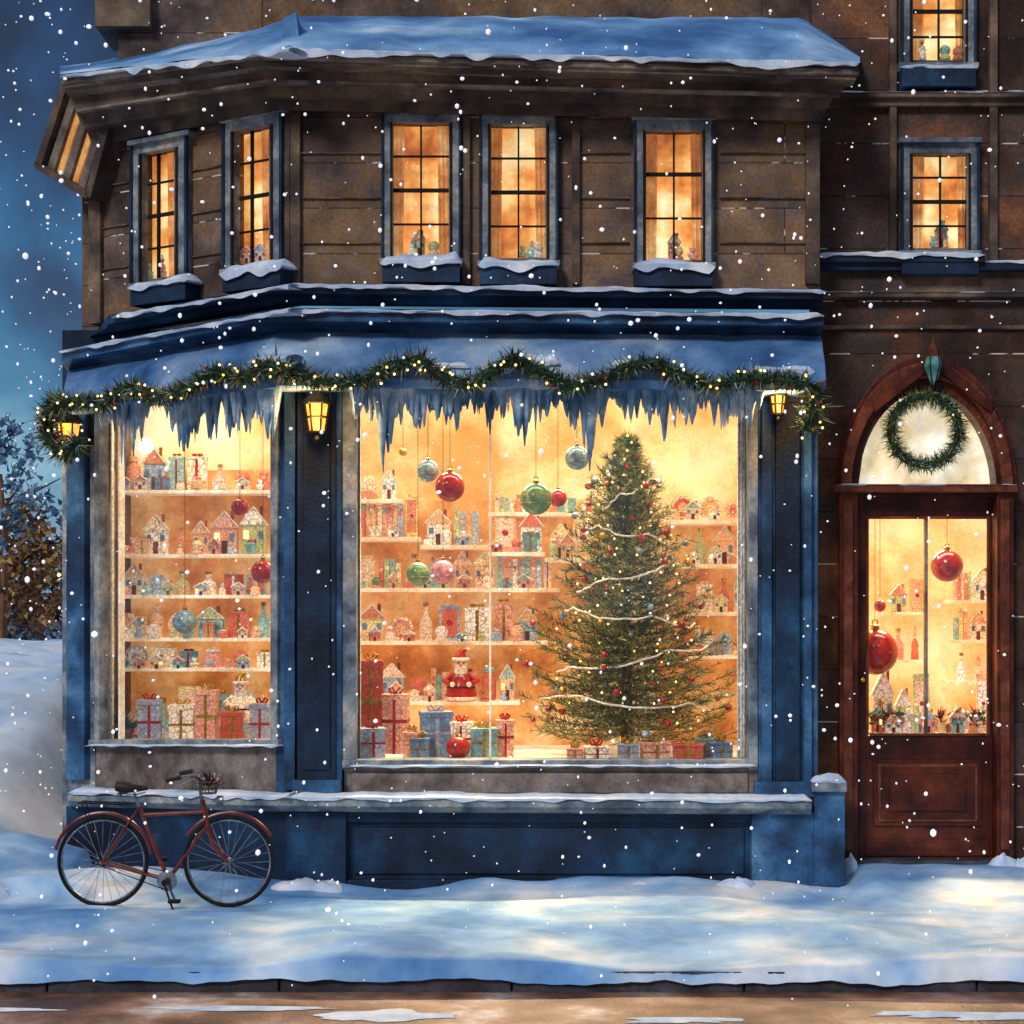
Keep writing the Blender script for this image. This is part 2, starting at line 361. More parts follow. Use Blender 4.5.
# eaves cornice
sweep(mb,[(-.2,62,76,50,850,58),(.47,62,76,50,858,66),(.47,64,88,62,856,80),(.40,66,92,66,852,84),(.34,70,98,70,846,87),(.34,76,112,82,838,96),(.26,80,116,86,832,99),(.24,84,128,96,828,108),(.12,88,134,100,824,112),(.10,92,146,110,820,121),(-.2,92,150,113,820,124)],'brown_trim')
sweep(mb,[(.34,70,95,68,852,84),(.49,61,79,53,859,69),(.49,61,84,57,859,75),(.47,62,86,60,858,77),(.34,70,98,71,852,87)],'taupe_panel')
sweep(mb,[(.30,78,112,83,838,97),(.355,76,109,79,840,93),(.355,76,112,82,840,96),(.30,78,114,85,838,98)],'taupe_panel')
mb.build('eaves_cornice',shop,bevel=.006)
mb=MB()
P=[(66,82),(106,120),(84,196),(38,166)]
def lerp(a,b,t): return (a[0]+(b[0]-a[0])*t,a[1]+(b[1]-a[1])*t)
for i in range(6):
    t0=i/6;t1=(i+.86)/6
    mb.prism(LW,[lerp(P[0],P[1],t0),lerp(P[0],P[1],t1),lerp(P[3],P[2],t1),lerp(P[3],P[2],t0)],-.25,.10+.03*(i%2),'taupe_panel' if i%2 else 'curtain')
mb.prism(LW,[(34,160),(88,192),(86,199),(34,168)],-.25,.17,'brown_trim')
mb.prism(LW,[(62,78),(68,82),(40,168),(34,164)],-.25,.17,'brown_trim')
mb.prism(LW,[(104,118),(110,122),(90,198),(84,196)],-.25,.17,'brown_trim')
mb.build('eave_bracket',shop,bevel=.005)
# roof with snow
mb=MB()
nx=90; rowsR=[]
prof=[(.53,0.0,.02),(.52,.12,.05),(.40,.3,.07),(.1,.62,.07),(-.2,.85,.06),(-.5,1,.03)]
for o,t,th in prof:
    rr=[]
    for i in range(nx+1):
        px=60+(860-60)*i/nx
        if px<CX: q=(px-60)/(CX-60); y0=74+(50-74)*q; y1=66+(20-66)*q**1.3
        else: q=(px-CX)/(860-CX); y0=50+12*q; y1=16+2*q if q<.9 else 18+(q-.9)*380
        y=y0+(y1-y0)*t
        pl=LW if px<CX-4 else FM
        p=pl(px,y,o); nn=noise.noise(Vector((px*.03,t*4,3)))
        p.z+=nn*.02
        rr.append(p)
    rowsR.append(rr)
vs=[p for r in rowsR for p in r]; fs=[(a*(nx+1)+i,a*(nx+1)+i+1,(a+1)*(nx+1)+i+1,(a+1)*(nx+1)+i) for a in range(len(prof)-1) for i in range(nx)]
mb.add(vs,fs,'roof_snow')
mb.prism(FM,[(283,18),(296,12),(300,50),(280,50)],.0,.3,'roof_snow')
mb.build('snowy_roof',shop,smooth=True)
mb=MB()
snow_strip(mb,oncorner(61,77,51,858,64),61,858,.35,.52,.035,drip=.05,seed=1)
snow_strip(mb,oncorner(112,318,286,826,292),112,826,.1,.30,.03,drip=.03,seed=2)
snow_strip(mb,oncorner(60,352,311,824,316),60,824,.2,.42,.028,drip=.03,seed=3)
snow_strip(mb,oncorner(68,793,798,812,801),68,812,.02,.20,.030,drip=.025,seed=4)
for pl,ws,w in((FM,win_main,w0),(LW,win_left,wl)):
    for j,(a,b,c,d) in enumerate(ws): snow_strip(mb,on(pl,d+5,w),a-12,c+12,.02,.17,.06,drip=.06,seed=5+j+(9 if pl is LW else 0))
snow_strip(mb,on(FM,766),350,756,.01,.07,.012,drip=.015,seed=14)
snow_strip(mb,on(LW,746),85,278,.01,.07,.014,drip=.015,seed=15)
snow_strip(mb,on(FM,782),812,846,.02,.13,.05,drip=.04,seed=16)
mb.build('ledge_snow',shop,smooth=True)
mb=MB()
sweep(mb,[(-.2,108,314,284,820,290),(.27,108,317,287,824,293),(.27,108,324,293,824,299),(.20,106,328,297,822,303),(.16,90,336,304,820,309),(-.2,90,340,306,820,310)],'navy_paint')
sweep(mb,[(-.2,70,348,308,820,314),(.30,63,350,310,822,315),(.39,61,353,312,824,317),(.39,61,362,321,824,326),(.26,64,366,325,822,330),(.2,68,372,332,820,336),(-.2,70,374,334,820,338)],'blue_paint')
mb.build('belt_cornice',shop,bevel=.006)
# awning
mb=MB()
aw=[(.14,70,366,328,820,332),(.26,68,371,336,822,340),(.38,66,379,346,823,350),(.47,64,389,360,825,364),(.53,62,402,378,826,382)]
n=70; rows_=[]
for r,(o,xL,yL,yC,xR,yR) in enumerate(aw):
    rr=[]
    for i in range(n+1):
        f=i/n; nL=20
        if i<nL: t=i/nL; p=LW(xL+(CX-4-xL)*t,yL+(yC-yL)*t,o)
        elif i==nL: p=CP(yC,o)
        else: t=(i-nL)/(n-nL); p=FM(CX+(xR-CX)*t,yC+(yR-yC)*t,o)
        p.z+=noise.noise(Vector((i*.35,r*.8,1)))*.02; rr.append(p)
    rows_.append(rr)
lo=[p+Vector((0,.02,-.05)) for p in rows_[-1]]; rows_.append(lo)
bk=[p+Vector((0,.35,.0)) for p in lo]; rows_.append(bk)
mb.add([p for r in rows_ for p in r],[(a*(n+1)+i,a*(n+1)+i+1,(a+1)*(n+1)+i+1,(a+1)*(n+1)+i) for a in range(len(rows_)-1) for i in range(n)],'awning_cloth')
mb.build('awning',shop,smooth=True)
mb=MB()
for (a,b,y,sd) in((248,302,360,1),(128,215,382,2),(425,470,368,3),(505,560,364,4),(610,670,368,5),(750,815,372,6)):
    f=(lambda yy:(lambda px,off:(((LW if px<CX else FM)(px,yy+(CX-px)*.06*(px<CX),off)),(LW if px<CX else FM).n3)))(y)
    snow_strip(mb,f,a,b,.34,.50,.06,drip=.03,seed=30+sd)
mb.build('awning_snow',shop,smooth=True)
# shopfront joinery
mb=MB()
mb.rect(FM,CX,325,820,386,-.12,.0,'navy_paint'); mb.rect(LW,62,330,CX,392,-.12,0,'navy_paint')
mb.rect(FM,CX,386,345,900,-.2,0,'navy_paint')
mb.rect(FM,297,392,336,780,-.02,.07,'navy_paint'); mb.rect(FM,303,400,330,770,.0,.085,'navy_paint')
mb.rect(FM,CX-6,386,CX+5,790,-.02,.05,'blue_paint')
mb.rect(FM,342,386,356,770,-.15,.045,'grey_blue_trim')
mb.rect(FM,336,386,342,792,-.02,.06,'blue_paint')
mb.rect(FM,749,386,758,770,-.15,.045,'grey_blue_trim')
mb.rect(FM,758,386,818,797,-.2,.03,'blue_paint')
for a,b,mt in((762,772,'blue_paint'),(776,800,'navy_paint'),(804,812,'blue_paint')): mb.rect(FM,a,400,b,790,.02,.075,mt)
mb.rect(FM,755,388,816,402,.02,.10,'navy_paint'); mb.rect(FM,755,782,816,797,.02,.10,'blue_paint')
mb.rect(FM,292,780,341,797,.0,.10,'blue_paint')
mb.rect(FM,342,760,758,768,-.15,.06,'grey_blue_trim')
mb.rect(FM,342,768,758,797,-.2,.0,'taupe_panel'); mb.rect(FM,352,773,748,793,-.02,.02,'taupe_panel')
mb.rect(FM,489.2,386,491.2,760,-.06,-.02,'shelf_wood')
mb.rect(LW,62,388,95,905,-.2,0,'grey_blue_trim'); mb.rect(LW,66,400,84,780,-.02,.06,'blue_paint'); mb.rect(LW,94,390,99,742,-.05,.04,'grey_blue_trim')
mb.rect(LW,276,388,CX,905,-.2,.0,'blue_paint'); mb.rect(LW,270,390,277,744,-.05,.035,'grey_blue_trim')
mb.rect(LW,88,740,278,746,-.1,.05,'grey_blue_trim')
mb.rect(LW,95,744,276,905,-.2,-.01,'taupe_panel')
mb.rect(LW,118,390,120,740,-.1,-.05,'shelf_wood')
mb.build('shopfront',shop,bevel=.005)
mb=MB()
sweep(mb,[(-.1,68,794,798,812,801),(.19,68,795,799,812,802),(.19,68,801,806,812,809),(.12,70,806,811,811,814),(-.1,70,808,813,811,816)],'grey_blue_trim')
mb.rect(FM,CX,806,815,905,-.2,0,'navy_paint'); mb.rect(FM,286,812,346,905,-.02,.07,'navy_paint'); mb.rect(FM,752,812,814,905,-.02,.08,'blue_paint')
mb.rect(FM,346,880,752,905,-.02,.05,'navy_paint'); mb.rect(FM,346,812,752,822,-.02,.04,'navy_paint')
mb.rect(LW,66,806,CX,905,-.02,.02,'navy_paint')
mb.rect(FM,354,828,744,874,-.02,.02,'navy_paint')
mb.rect(FM,814,784,845,900,-.45,.09,'blue_paint'); mb.rect(FM,812,782,847,792,-.4,.13,'grey_blue_trim')
mb.build('stall_riser',shop,bevel=.005)
# upstairs windows
def sash(pl,w,g,cols,rows,name,par):
    a,b,c,d=g; mb=MB(); fw=11
    mb.rect(pl,a-fw,b-fw,a,d,-.02,.06,'grey_blue_trim',w); mb.rect(pl,c,b-fw,c+fw,d,-.02,.06,'grey_blue_trim',w)
    mb.rect(pl,a,b-fw,c,b,-.02,.055,'grey_blue_trim',w); mb.rect(pl,a-fw-2,b-fw-5,c+fw+2,b-fw,-.02,.10,'grey_blue_trim',w)
    mb.rect(pl,a-fw,b-fw,a-fw+2.5,d,.05,.075,'navy_paint',w); mb.rect(pl,c+fw-2.5,b-fw,c+fw,d,.05,.075,'navy_paint',w)
    mb.rect(pl,a-2,b,a,d,.05,.07,'dark_line',w); mb.rect(pl,c,b,c+2,d,.05,.07,'dark_line',w)
    mb.rect(pl,a-fw-2,d,c+fw+2,d+5,-.1,.13,'grey_blue_trim',w)
    mb.rect(pl,a-fw+1,d+6,c+fw-1,d+24,-.02,.15,'navy_paint',w)
    s=2.0; s1=1.2
    mb.rect(pl,a,b,a+s1,d,-.05,-.01,'taupe_panel',w); mb.rect(pl,c-s1,b,c,d,-.05,-.01,'taupe_panel',w); mb.rect(pl,a+s1,b,c-s1,b+s,-.05,-.01,'dark_line',w); mb.rect(pl,a+s1,d-s,c-s1,d,-.05,-.01,'taupe_panel',w)
    for i in range(1,cols): x=a+(c-a)*i/cols; mb.rect(pl,x-.9,b+s,x+.9,d-s,-.045,-.02,'dark_line',w)
    for i in range(1,rows):
        y=b+(d-b)*i/rows; q=1.8 if i==rows//2 else .8; mb.rect(pl,a+s1,y-q,c-s1,y+q,-.046,-.016,'dark_line',w)
    mb.build(name,par,bevel=.003)
    mb=MB(); mb.rect(pl,a,b,c,d,-.036,-.032,GLASS,w); mb.build('pane',par)
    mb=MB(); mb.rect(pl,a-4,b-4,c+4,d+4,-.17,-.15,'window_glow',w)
    for sg,(u,v) in((1,(a,a+(c-a)*.22)),(-1,(c-(c-a)*.22,c))):
        nn=10; vs=[]
        for i in range(nn+1):
            px=u+(v-u)*i/nn; o=-.10+.012*math.sin(i*1.9)
            vs+= [pl(px,w(px,b-3),o),pl(px+ (sg*-1.5),w(px,d+3),o)]
        mb.add(vs,[(2*i,2*i+1,2*i+3,2*i+2) for i in range(nn)],'curtain')
    for i in range(3):
        x=U(a+8,c-8); p=pl(x,w(x,d-2),-.09); toy(mb,p.x,p.y,p.z,.09,.16*U(.7,1.3),random.choice(['doll','globe','teddy','house']))
    mb.build('glow_backing',par)
for i,g in enumerate(win_main): sash(FM,w0,g,2,4 if i<2 else 3,'sash_window',shop)
for g in win_left: sash(LW,wl,g,2,4,'sash_window',shop)
mb=MB(); mb.rect(FM,356,386,749,760,-.05,-.044,GLASS); mb.rect(LW,97,388,276,741,-.05,-.044,GLASS); mb.build('shop_window_glass',shop)
# interior room
yb=1.72; kb=(D+yb)/D
mb=MB(); zf=H-165*S-.005
xr=(775-512)*S
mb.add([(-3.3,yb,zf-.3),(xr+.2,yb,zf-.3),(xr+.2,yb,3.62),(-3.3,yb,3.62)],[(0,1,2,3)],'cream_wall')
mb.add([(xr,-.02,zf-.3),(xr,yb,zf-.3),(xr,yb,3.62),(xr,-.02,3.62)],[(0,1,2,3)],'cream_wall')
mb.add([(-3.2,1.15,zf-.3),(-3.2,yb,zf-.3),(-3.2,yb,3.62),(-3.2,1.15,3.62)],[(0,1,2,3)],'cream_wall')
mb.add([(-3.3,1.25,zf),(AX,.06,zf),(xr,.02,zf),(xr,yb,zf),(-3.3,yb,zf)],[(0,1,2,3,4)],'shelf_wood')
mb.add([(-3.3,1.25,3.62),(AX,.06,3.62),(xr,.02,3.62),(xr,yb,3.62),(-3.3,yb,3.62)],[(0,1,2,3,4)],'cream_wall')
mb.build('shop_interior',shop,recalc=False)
mb=MB()
for (pl,u,v,y0,y1) in((LW,97,114,385,742),(FM,737,750,385,762),(FM,356,361,385,762)):
    nn=14; vs=[]
    for i in range(nn+1):
        px=u+(v-u)*i/nn; o=-.12+.018*math.sin(i*1.7); vs+=[pl(px,y0,o),pl(px,y1,o)]
    mb.add(vs,[(2*i,2*i+1,2*i+3,2*i+2) for i in range(nn)],'white_cloth')
mb.build('drapes',shop,smooth=True)

# ------------------------------------------------------------ shelves and toys
def shelf(mb,x0,x1,py,y0,y1,th=4):
    k=(D+y0)/D; z=H+(600-py)*S*k; a=(x0-512)*S*k; b=(x1-512)*S*k
    mb.box(((a+b)/2,(y0+y1)/2,z-th*S*k/2),(b-a,y1-y0,th*S*k),'shelf_wood')
YS=1.40; YT=1.52
sh=MB(); ty=MB()
BK=Plane((0,1.71),(0,-1))
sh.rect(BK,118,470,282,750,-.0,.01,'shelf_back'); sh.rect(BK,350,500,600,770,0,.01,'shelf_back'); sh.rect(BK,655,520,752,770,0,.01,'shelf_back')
for px in (117,277): sh.rect(Plane((0,YS),(0,-1)),px-1.5,430,px+1.5,748,-.28,0,'shelf_wood')
for py,h0,h1 in((490,20,42),(554,26,48),(595,20,32),(638,24,38),(668,18,27)):
    shelf(sh,118,278,py,YS,1.7,3.5); row(ty,122,274,py,YT,h0,h1)
row(ty,122,270,747,1.50,38,66,18,30); row(ty,132,272,747,1.33,22,40,14,24)
shelf(sh,350,402,499,YS,1.7); row(ty,354,398,499,YT,26,36,two=False)
for py,x1,h0,h1 in((588,556,26,38),(641,548,28,46),(701,520,26,44)):
    shelf(sh,350,x1,py,YS,1.7); row(ty,356,x1-4,py,YT,h0,h1)
for a,b,py in((350,420,537),(420,488,545),(488,545,552),(545,596,558)):
    shelf(sh,a,b,py,YS,1.7); row(ty,a+3,b-1,py,YT,30,42,kinds=['books','frame','books','house','plate'])
shelf(sh,488,600,512,YS+.1,1.7); row(ty,492,600,512,YT+.06,16,26,16,24,two=False)
for a,b,py in((664,745,520),(684,745,564),(690,745,612),(690,745,655)):
    shelf(sh,a,b,py,YS,1.7); row(ty,a+3,b-2,py,YT,26,42)
shelf(sh,510,560,588,YS,1.7)
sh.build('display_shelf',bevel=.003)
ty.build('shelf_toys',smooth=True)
def gift(px,py0,py1,w,yw,mat,rib,tilt=0):
    m=MB(); k=(D+yw)/D; x=(px-512)*S*k; z=H+(600-py1)*S*k; h=(py1-py0)*S*k; W=w*S*k; dp=min(W,.22)
    z=max(z,zf+.002)
    m.box((0,0,h/2),(W,dp,h),mat); m.box((0,0,h/2),(W*.12,dp+.008,h+.006),rib); m.box((0,0,h*.55),(W+.006,dp+.006,h*.06),rib)
    m.box((0,0,h*.96),(W+.014,dp+.014,h*.1 if h<.3 else .035),mat)
    for sg in(-1,1): m.tube([(0,0,h+.005),(sg*W*.16,0,h+.045),(sg*W*.3,0,h+.035),(sg*W*.2,0,h+.008),(0,0,h+.005)],.009,rib,6)
    ob=m.build('gift_box',bevel=.003); ob.location=(x,yw,z); ob.rotation_euler=(0,0,tilt)
for g in [(371,660,752,23,.62,0,'gold',.1),(396,694,753,24,.50,2,'red_gloss',-.1),(372,728,760,24,.22,5,'red_gloss',.2),(420,738,760,18,.25,1,'gold',0),(436,712,757,30,.45,1,'gift_grey',.15),(462,722,758,20,.38,3,'red_gloss',-.1),(484,728,759,26,.32,4,'gold',.05),(505,720,757,16,.4,2,'red_gloss',.1),(412,732,759,15,.3,2,'gold',-.2),
          (655,742,762,26,.16,2,'gold',.1),(688,744,762,30,.14,0,'gold',-.1),(720,742,762,20,.18,1,'gold',.2),(596,746,762,22,.14,3,'red_gloss',.1),(628,744,762,20,.16,5,'gold',0),(706,738,758,22,.3,4,'gold',0),(575,748,762,16,.15,2,'gold',0),
          (150,700,748,22,1.15,5,'red_gloss',.1),(207,690,747,20,1.1,2,'gold',0),(232,712,748,22,1.0,0,'gold',.1),(262,704,747,20,.9,5,'red_gloss',-.1),(183,705,747,24,1.15,3,'gold',0)]:
    gift(g[0],g[1],g[2],g[3],g[4],GIFT[g[5]],g[6],g[7])
def figurine(name,px,py0,py1,yw,robe,hat):
    m=MB(); k=(D+yw)/D; h=(py1-py0)*S*k; r=h*.3
    m.lathe((0,0,0),[(r*.9,0),(r,h*.08),(r*.85,h*.3),(r*.5,h*.52),(r*.3,h*.58)],robe,18)
    m.lathe((0,0,h*.02),[(r*1.02,0),(r*1.04,h*.05),(r*.98,h*.07)],'white_cloth',18)
    m.lathe((0,0,h*.25),[(r*.92,0),(r*.9,h*.035)],'leather',18)
    m.ball((0,0,h*.68),r*.52,'skin',16)
    m.ball((0,-r*.28,h*.575),r*.42,'white_cloth',12,(1,.6,1.25))
    m.ball((0,-r*.52,h*.675),r*.09,'pink_gloss',8)
    for sg in(-1,1):
        m.ball((sg*r*.18,-r*.47,h*.72),r*.06,'iron',8); m.ball((sg*r*.16,-r*.5,h*.645),r*.15,'white_cloth',8,(1.3,.5,.5))
        m.tube([(sg*r*.5,0,h*.5),(sg*r*1.0,-r*.2,h*.38),(sg*r*.6,-r*.7,h*.32)],[r*.2,r*.22,r*.18],robe,10); m.ball((sg*r*.52,-r*.78,h*.32),r*.17,'white_cloth',8)
    m.lathe((0,0,h*.76),[(r*.56,0),(r*.58,h*.04),(r*.5,h*.06)],'white_cloth',16)
    m.tube([(0,0,h*.79),(0,0,h*.88),(r*.15,0,h*.96),(r*.4,0,h*.98)],[r*.48,r*.34,r*.18,r*.07],hat,12); m.ball((r*.45,0,h*.97),r*.13,'white_cloth',8)
    ob=m.build(name,smooth=True); ob.location=((px-512)*S*k,yw,H+(600-py1)*S*k)
figurine('santa_figurine',461,648,701,1.30,'red_gloss','red_gloss')
figurine('angel_figurine',241,672,722,1.20,TOY[0],'gold')
def bauble(px,py,rpx,yw,mat,string=True,pl=None,ytop=3.4):
    m=MB(); k=(D+yw)/D; r=rpx*S*k
    m.ball((0,0,0),r,mat,28); m.lathe((0,0,r*.95),[(r*.2,0),(r*.2,r*.22),(r*.12,r*.26)],'gold',10)
    m.tube([(r*.12*math.cos(a),0,r*1.3+r*.12*math.sin(a)) for a in [i*math.pi/4 for i in range(8)]],r*.03+.001,'gold',5,closed=True)
    if mat!='red_gloss':
        for q in(-.25,.25): m.tube([(r*1.003*math.cos(q)*math.cos(a),r*1.003*math.cos(q)*math.sin(a),r*math.sin(q)) for a in [i*math.pi/12 for i in range(24)]],r*.02,'gold',5,closed=True)
    else:
        for i in range(12):
            a=i*math.pi/6; m.ball((r*.98*math.cos(a),r*.98*math.sin(a),0),r*.04,'gold',6)
    z=H+(600-py)*S*k
    if string: m.tube([(0,0,r*1.35),(0,0,ytop-z)],.0022,'bark',5)
    ob=m.build('christmas_bauble',smooth=True); ob.location=((px-512)*S*k,yw,z)
for a in [(428,471,11,.35,'blue_gloss'),(450,487,15,.25,'red_gloss'),(577,458,12,.25,'blue_gloss'),(536,499,16,.3,'green_gloss'),(558,498,9,.7,'red_gloss'),(418,574,12,.6,'green_gloss'),(443,572,12,.75,'pink_gloss'),(403,452,4,.4,'gold'),
          (240,507,9,.7,'red_gloss'),(263,572,12,.6,'red_gloss'),(185,622,12,.9,'blue_gloss')]: bauble(*a)
bauble(458,748,12,.18,'red_gloss',False)
m=MB(); k=(D+1.22)/D; p=Vector(((124-512)*S*k,1.22,zf)); m.lathe(p,[(.045,0),(.065,.13),(.075,.13),(.075,.16),(.055,.16)],'terracotta',16)
for i in range(160):
    a=U(0,6.28); e=U(.2,1.5); d=Vector((math.cos(a)*math.cos(e),math.sin(a)*math.cos(e),math.sin(e))); m.needle(p+Vector((0,0,.15))+d*U(0,.06),d,U(.06,.12),.012,random.choice(['needle_mid','needle_dark','needle_olive']))
m.build('potted_plant')

# ============================================================ CHRISTMAS TREE
YTREE=.86; kt=(D+YTREE)/D; tx=(627-512)*S*kt; ztop=H+(600-434)*S*kt; zb=zf
tree=MB(); Ht=ztop-zb
tree.tube([(tx,YTREE,zb),(tx,YTREE,zb+Ht*.5),(tx,YTREE,ztop-.04)],[.045,.028,.006],'bark',8)
nm=['needle_dark','needle_mid','needle_mid','needle_olive','needle_olive']
tips=[]
def strand(p0,p1,nn,L,w,pool,up=.25):
    d0=(p1-p0)
    if d0.length<1e-4: return
    dn=d0.normalized(); tree.tube([p0,p1],[.003,.0012],'needle_brown',3)
    for i in range(nn):
        t=R(); q=Vector((U(-1,1),U(-1,1),U(-1,1))); q=(q-dn*q.dot(dn))
        if q.length<.1: continue
        q.normalize(); d=(dn*.7+q*.8+Vector((0,0,up))).normalized(); tree.needle(p0+d0*t,d,L*U(.7,1.3),w,random.choice(pool))
lay=34
for l in range(lay):
    t=(l+.5)/lay; z=zb+.13+(Ht-.17)*t; rad=.82*(1-t)**.86+.025; nb=max(4,int(12-6*t))
    for b in range(nb):
        a=2*math.pi*(b+R()*.7)/nb+l*.7; Lb=rad*U(.6,1.12); pts=[]
        dr=-.30*(1-t)+.34*t
        for i in range(5):
            u=i/4; pts.append(Vector((tx+math.cos(a)*Lb*u,YTREE+math.sin(a)*Lb*u,z+Lb*(dr*u+.36*u*u))))
        pts=[Vector((p.x,max(p.y,.07),p.z)) for p in pts]
        g=noise.noise(Vector((math.cos(a)*2,math.sin(a)*2,z*3)))
        pool=nm if g<.1 else ['needle_mid','needle_olive','needle_olive']
        if g<-.2: pool=['needle_dark','needle_dark','needle_mid']
        for i in range(4): strand(pts[i],pts[i+1],10,.07,.0042,pool)
        for i in range(1,5):
            for sg in(-1,1):
                aa=a+sg*U(.55,.95); l2=Lb*.36*(1.15-i*.2)+.03; q=pts[i]-(pts[i]-pts[i-1])*R()
                e=q+Vector((math.cos(aa)*l2,math.sin(aa)*l2,l2*U(-.1,.5))); e.y=max(e.y,.07); strand(q,e,9,.06,.004,pool)
        if math.sin(a)<.35: tips.append((pts[4],pts[3],t))
strand(Vector((tx,YTREE,ztop-.2)),Vector((tx,YTREE,ztop+.0)),40,.07,.004,nm,.7)
troot=empty('christmas_tree')
tree.build('needles_and_branches',troot,recalc=False)
orn=MB()
for p,q,t in tips:
    x=R()
    if x<.42: orn.ball(p+Vector((0,-.01,-.02)),U(.016,.030),random.choice(['red_gloss','red_gloss','red_gloss','red_gloss','gold','blue_gloss']),10)
    if R()<.45: orn.ball(q+Vector((0,-.05,.03)),.008,'fairy_light',6)
for i in range(6):
    zt=zb+.42+i*.29; t=(zt-zb)/Ht; r=.76*(1-t)**.8; j0=[-.1,.35,0,.25,-.05,.2][i]; pts=[]
    for j in range(41):
        a=math.pi+math.pi*j/40; u=j/40; pts.append(Vector((tx+math.cos(a)*r,max(.06,YTREE+math.sin(a)*r*.97),zt+.10*math.cos(a)*(1 if i%2 else -.5)-.05*abs(math.sin(a*2.5+j0*8))+.02*noise.noise(Vector((j*.4,i,0))))))
    k0=int(3+abs(j0)*10); orn.tube(pts[k0:41-int(R()*8)],.007,'white_cloth',6)
orn.build('ornaments',troot,smooth=True)

# ============================================================ GARLAND, WREATH, ICICLES, LANTERNS
def garland(name,pts,rad,dens,lights,berries,pool=None,w=.006):
    m=MB(); pool=pool or ['needle_dark','needle_dark','needle_dark','needle_mid','needle_brown','needle_brown','needle_olive','needle_frost']
    m.tube(pts,rad*.35,'needle_dark',6)
    for i in range(len(pts)-1):
        a,b=pts[i],pts[i+1]; d0=b-a; dn=d0.normalized()
        for j in range(int(dens*d0.length)):
            q=Vector((U(-1,1),U(-1,1),U(-1,1))); q=q-dn*q.dot(dn); q.normalize(); base=a+d0*R()+q*rad*U(0,.35)
            m.needle(base,(q+dn*U(-.7,.7)+Vector((0,0,-.12))).normalized(),rad*U(.5,1.15),w,random.choice(pool))
        for j in range(int(lights*d0.length+R())):
            q=Vector((U(-1,1),U(-1,-.3),U(-1,1))).normalized(); m.ball(a+d0*R()+q*rad*.8,.0085,'fairy_light',6)
        for j in range(int(berries*d0.length+R()*.8)):
            q=Vector((U(-1,1),U(-1,-.3),U(-1,1))).normalized(); m.ball(a+d0*R()+q*rad*.7,.012,'red_gloss' if R()<.7 else 'terracotta',6)
    return m.build(name,recalc=False)
gp=[(48,410),(70,402),(100,404),(128,388),(160,398),(190,388),(215,372),(240,378),(268,366),(292,374),(335,384),(365,380),(392,366),(418,360),(445,378),(468,386),(492,372),(515,358),(540,372),(568,386),(600,380),(630,366),(655,362),(685,378),(712,386),(745,378),(780,380),(815,386)]
G=[]
for i in range(len(gp)-1):
    for j in range(5):
        t=j/5; x=gp[i][0]+(gp[i+1][0]-gp[i][0])*t; y=gp[i][1]+(gp[i+1][1]-gp[i][1])*(t*t*(3-2*t)); G.append((LW if x<CX-6 else FM)(x,y,.60))
garland('christmas_garland',G,.095,1000,14,6)
def drop(pts,n='christmas_garland'): garland(n,[(LW if x<CX else FM)(x,y,.5) for x,y in pts],.12,1300,16,8)
drop([(60,398),(48,412),(46,430),(58,450),(74,452),(78,438)])
drop([(812,384),(816,400),(812,418),(806,430)])
W0=[]
for i in range(41):
    a=2*math.pi*i/40; W0.append(RM(925+34*math.cos(a),431+34*math.sin(a),.09))
garland('christmas_wreath',W0,.085,1500,0,1,['needle_dark','needle_mid','needle_mid','needle_olive','needle_frost'],.005)
m=MB()
for i in range(520):
    px=U(100,276) if i<140 else U(352,760)
    if 100<px<276: y0=386+ (276-px)*.05; pl=LW
    else: y0=382; pl=FM
    f=max(0,.5+1.1*noise.noise(Vector((px*.035,0,5)))); f2=.5+.6*noise.noise(Vector((px*.15,3,5)))
    L=(14+100*f*f2*U(.25,1.15)); o=U(.28,.44); p=pl(px,y0,o); r=U(2.5,9)*S
    l=L*S
    m.lathe(p,[(r*.10,-l),(r*.25,-l*.85),(r*.45,-l*.6),(r*.8,-l*.3),(r,-.02),(r,.02)],'icicle',7)
m.build('icicles',shop,smooth=True,sharp=0)
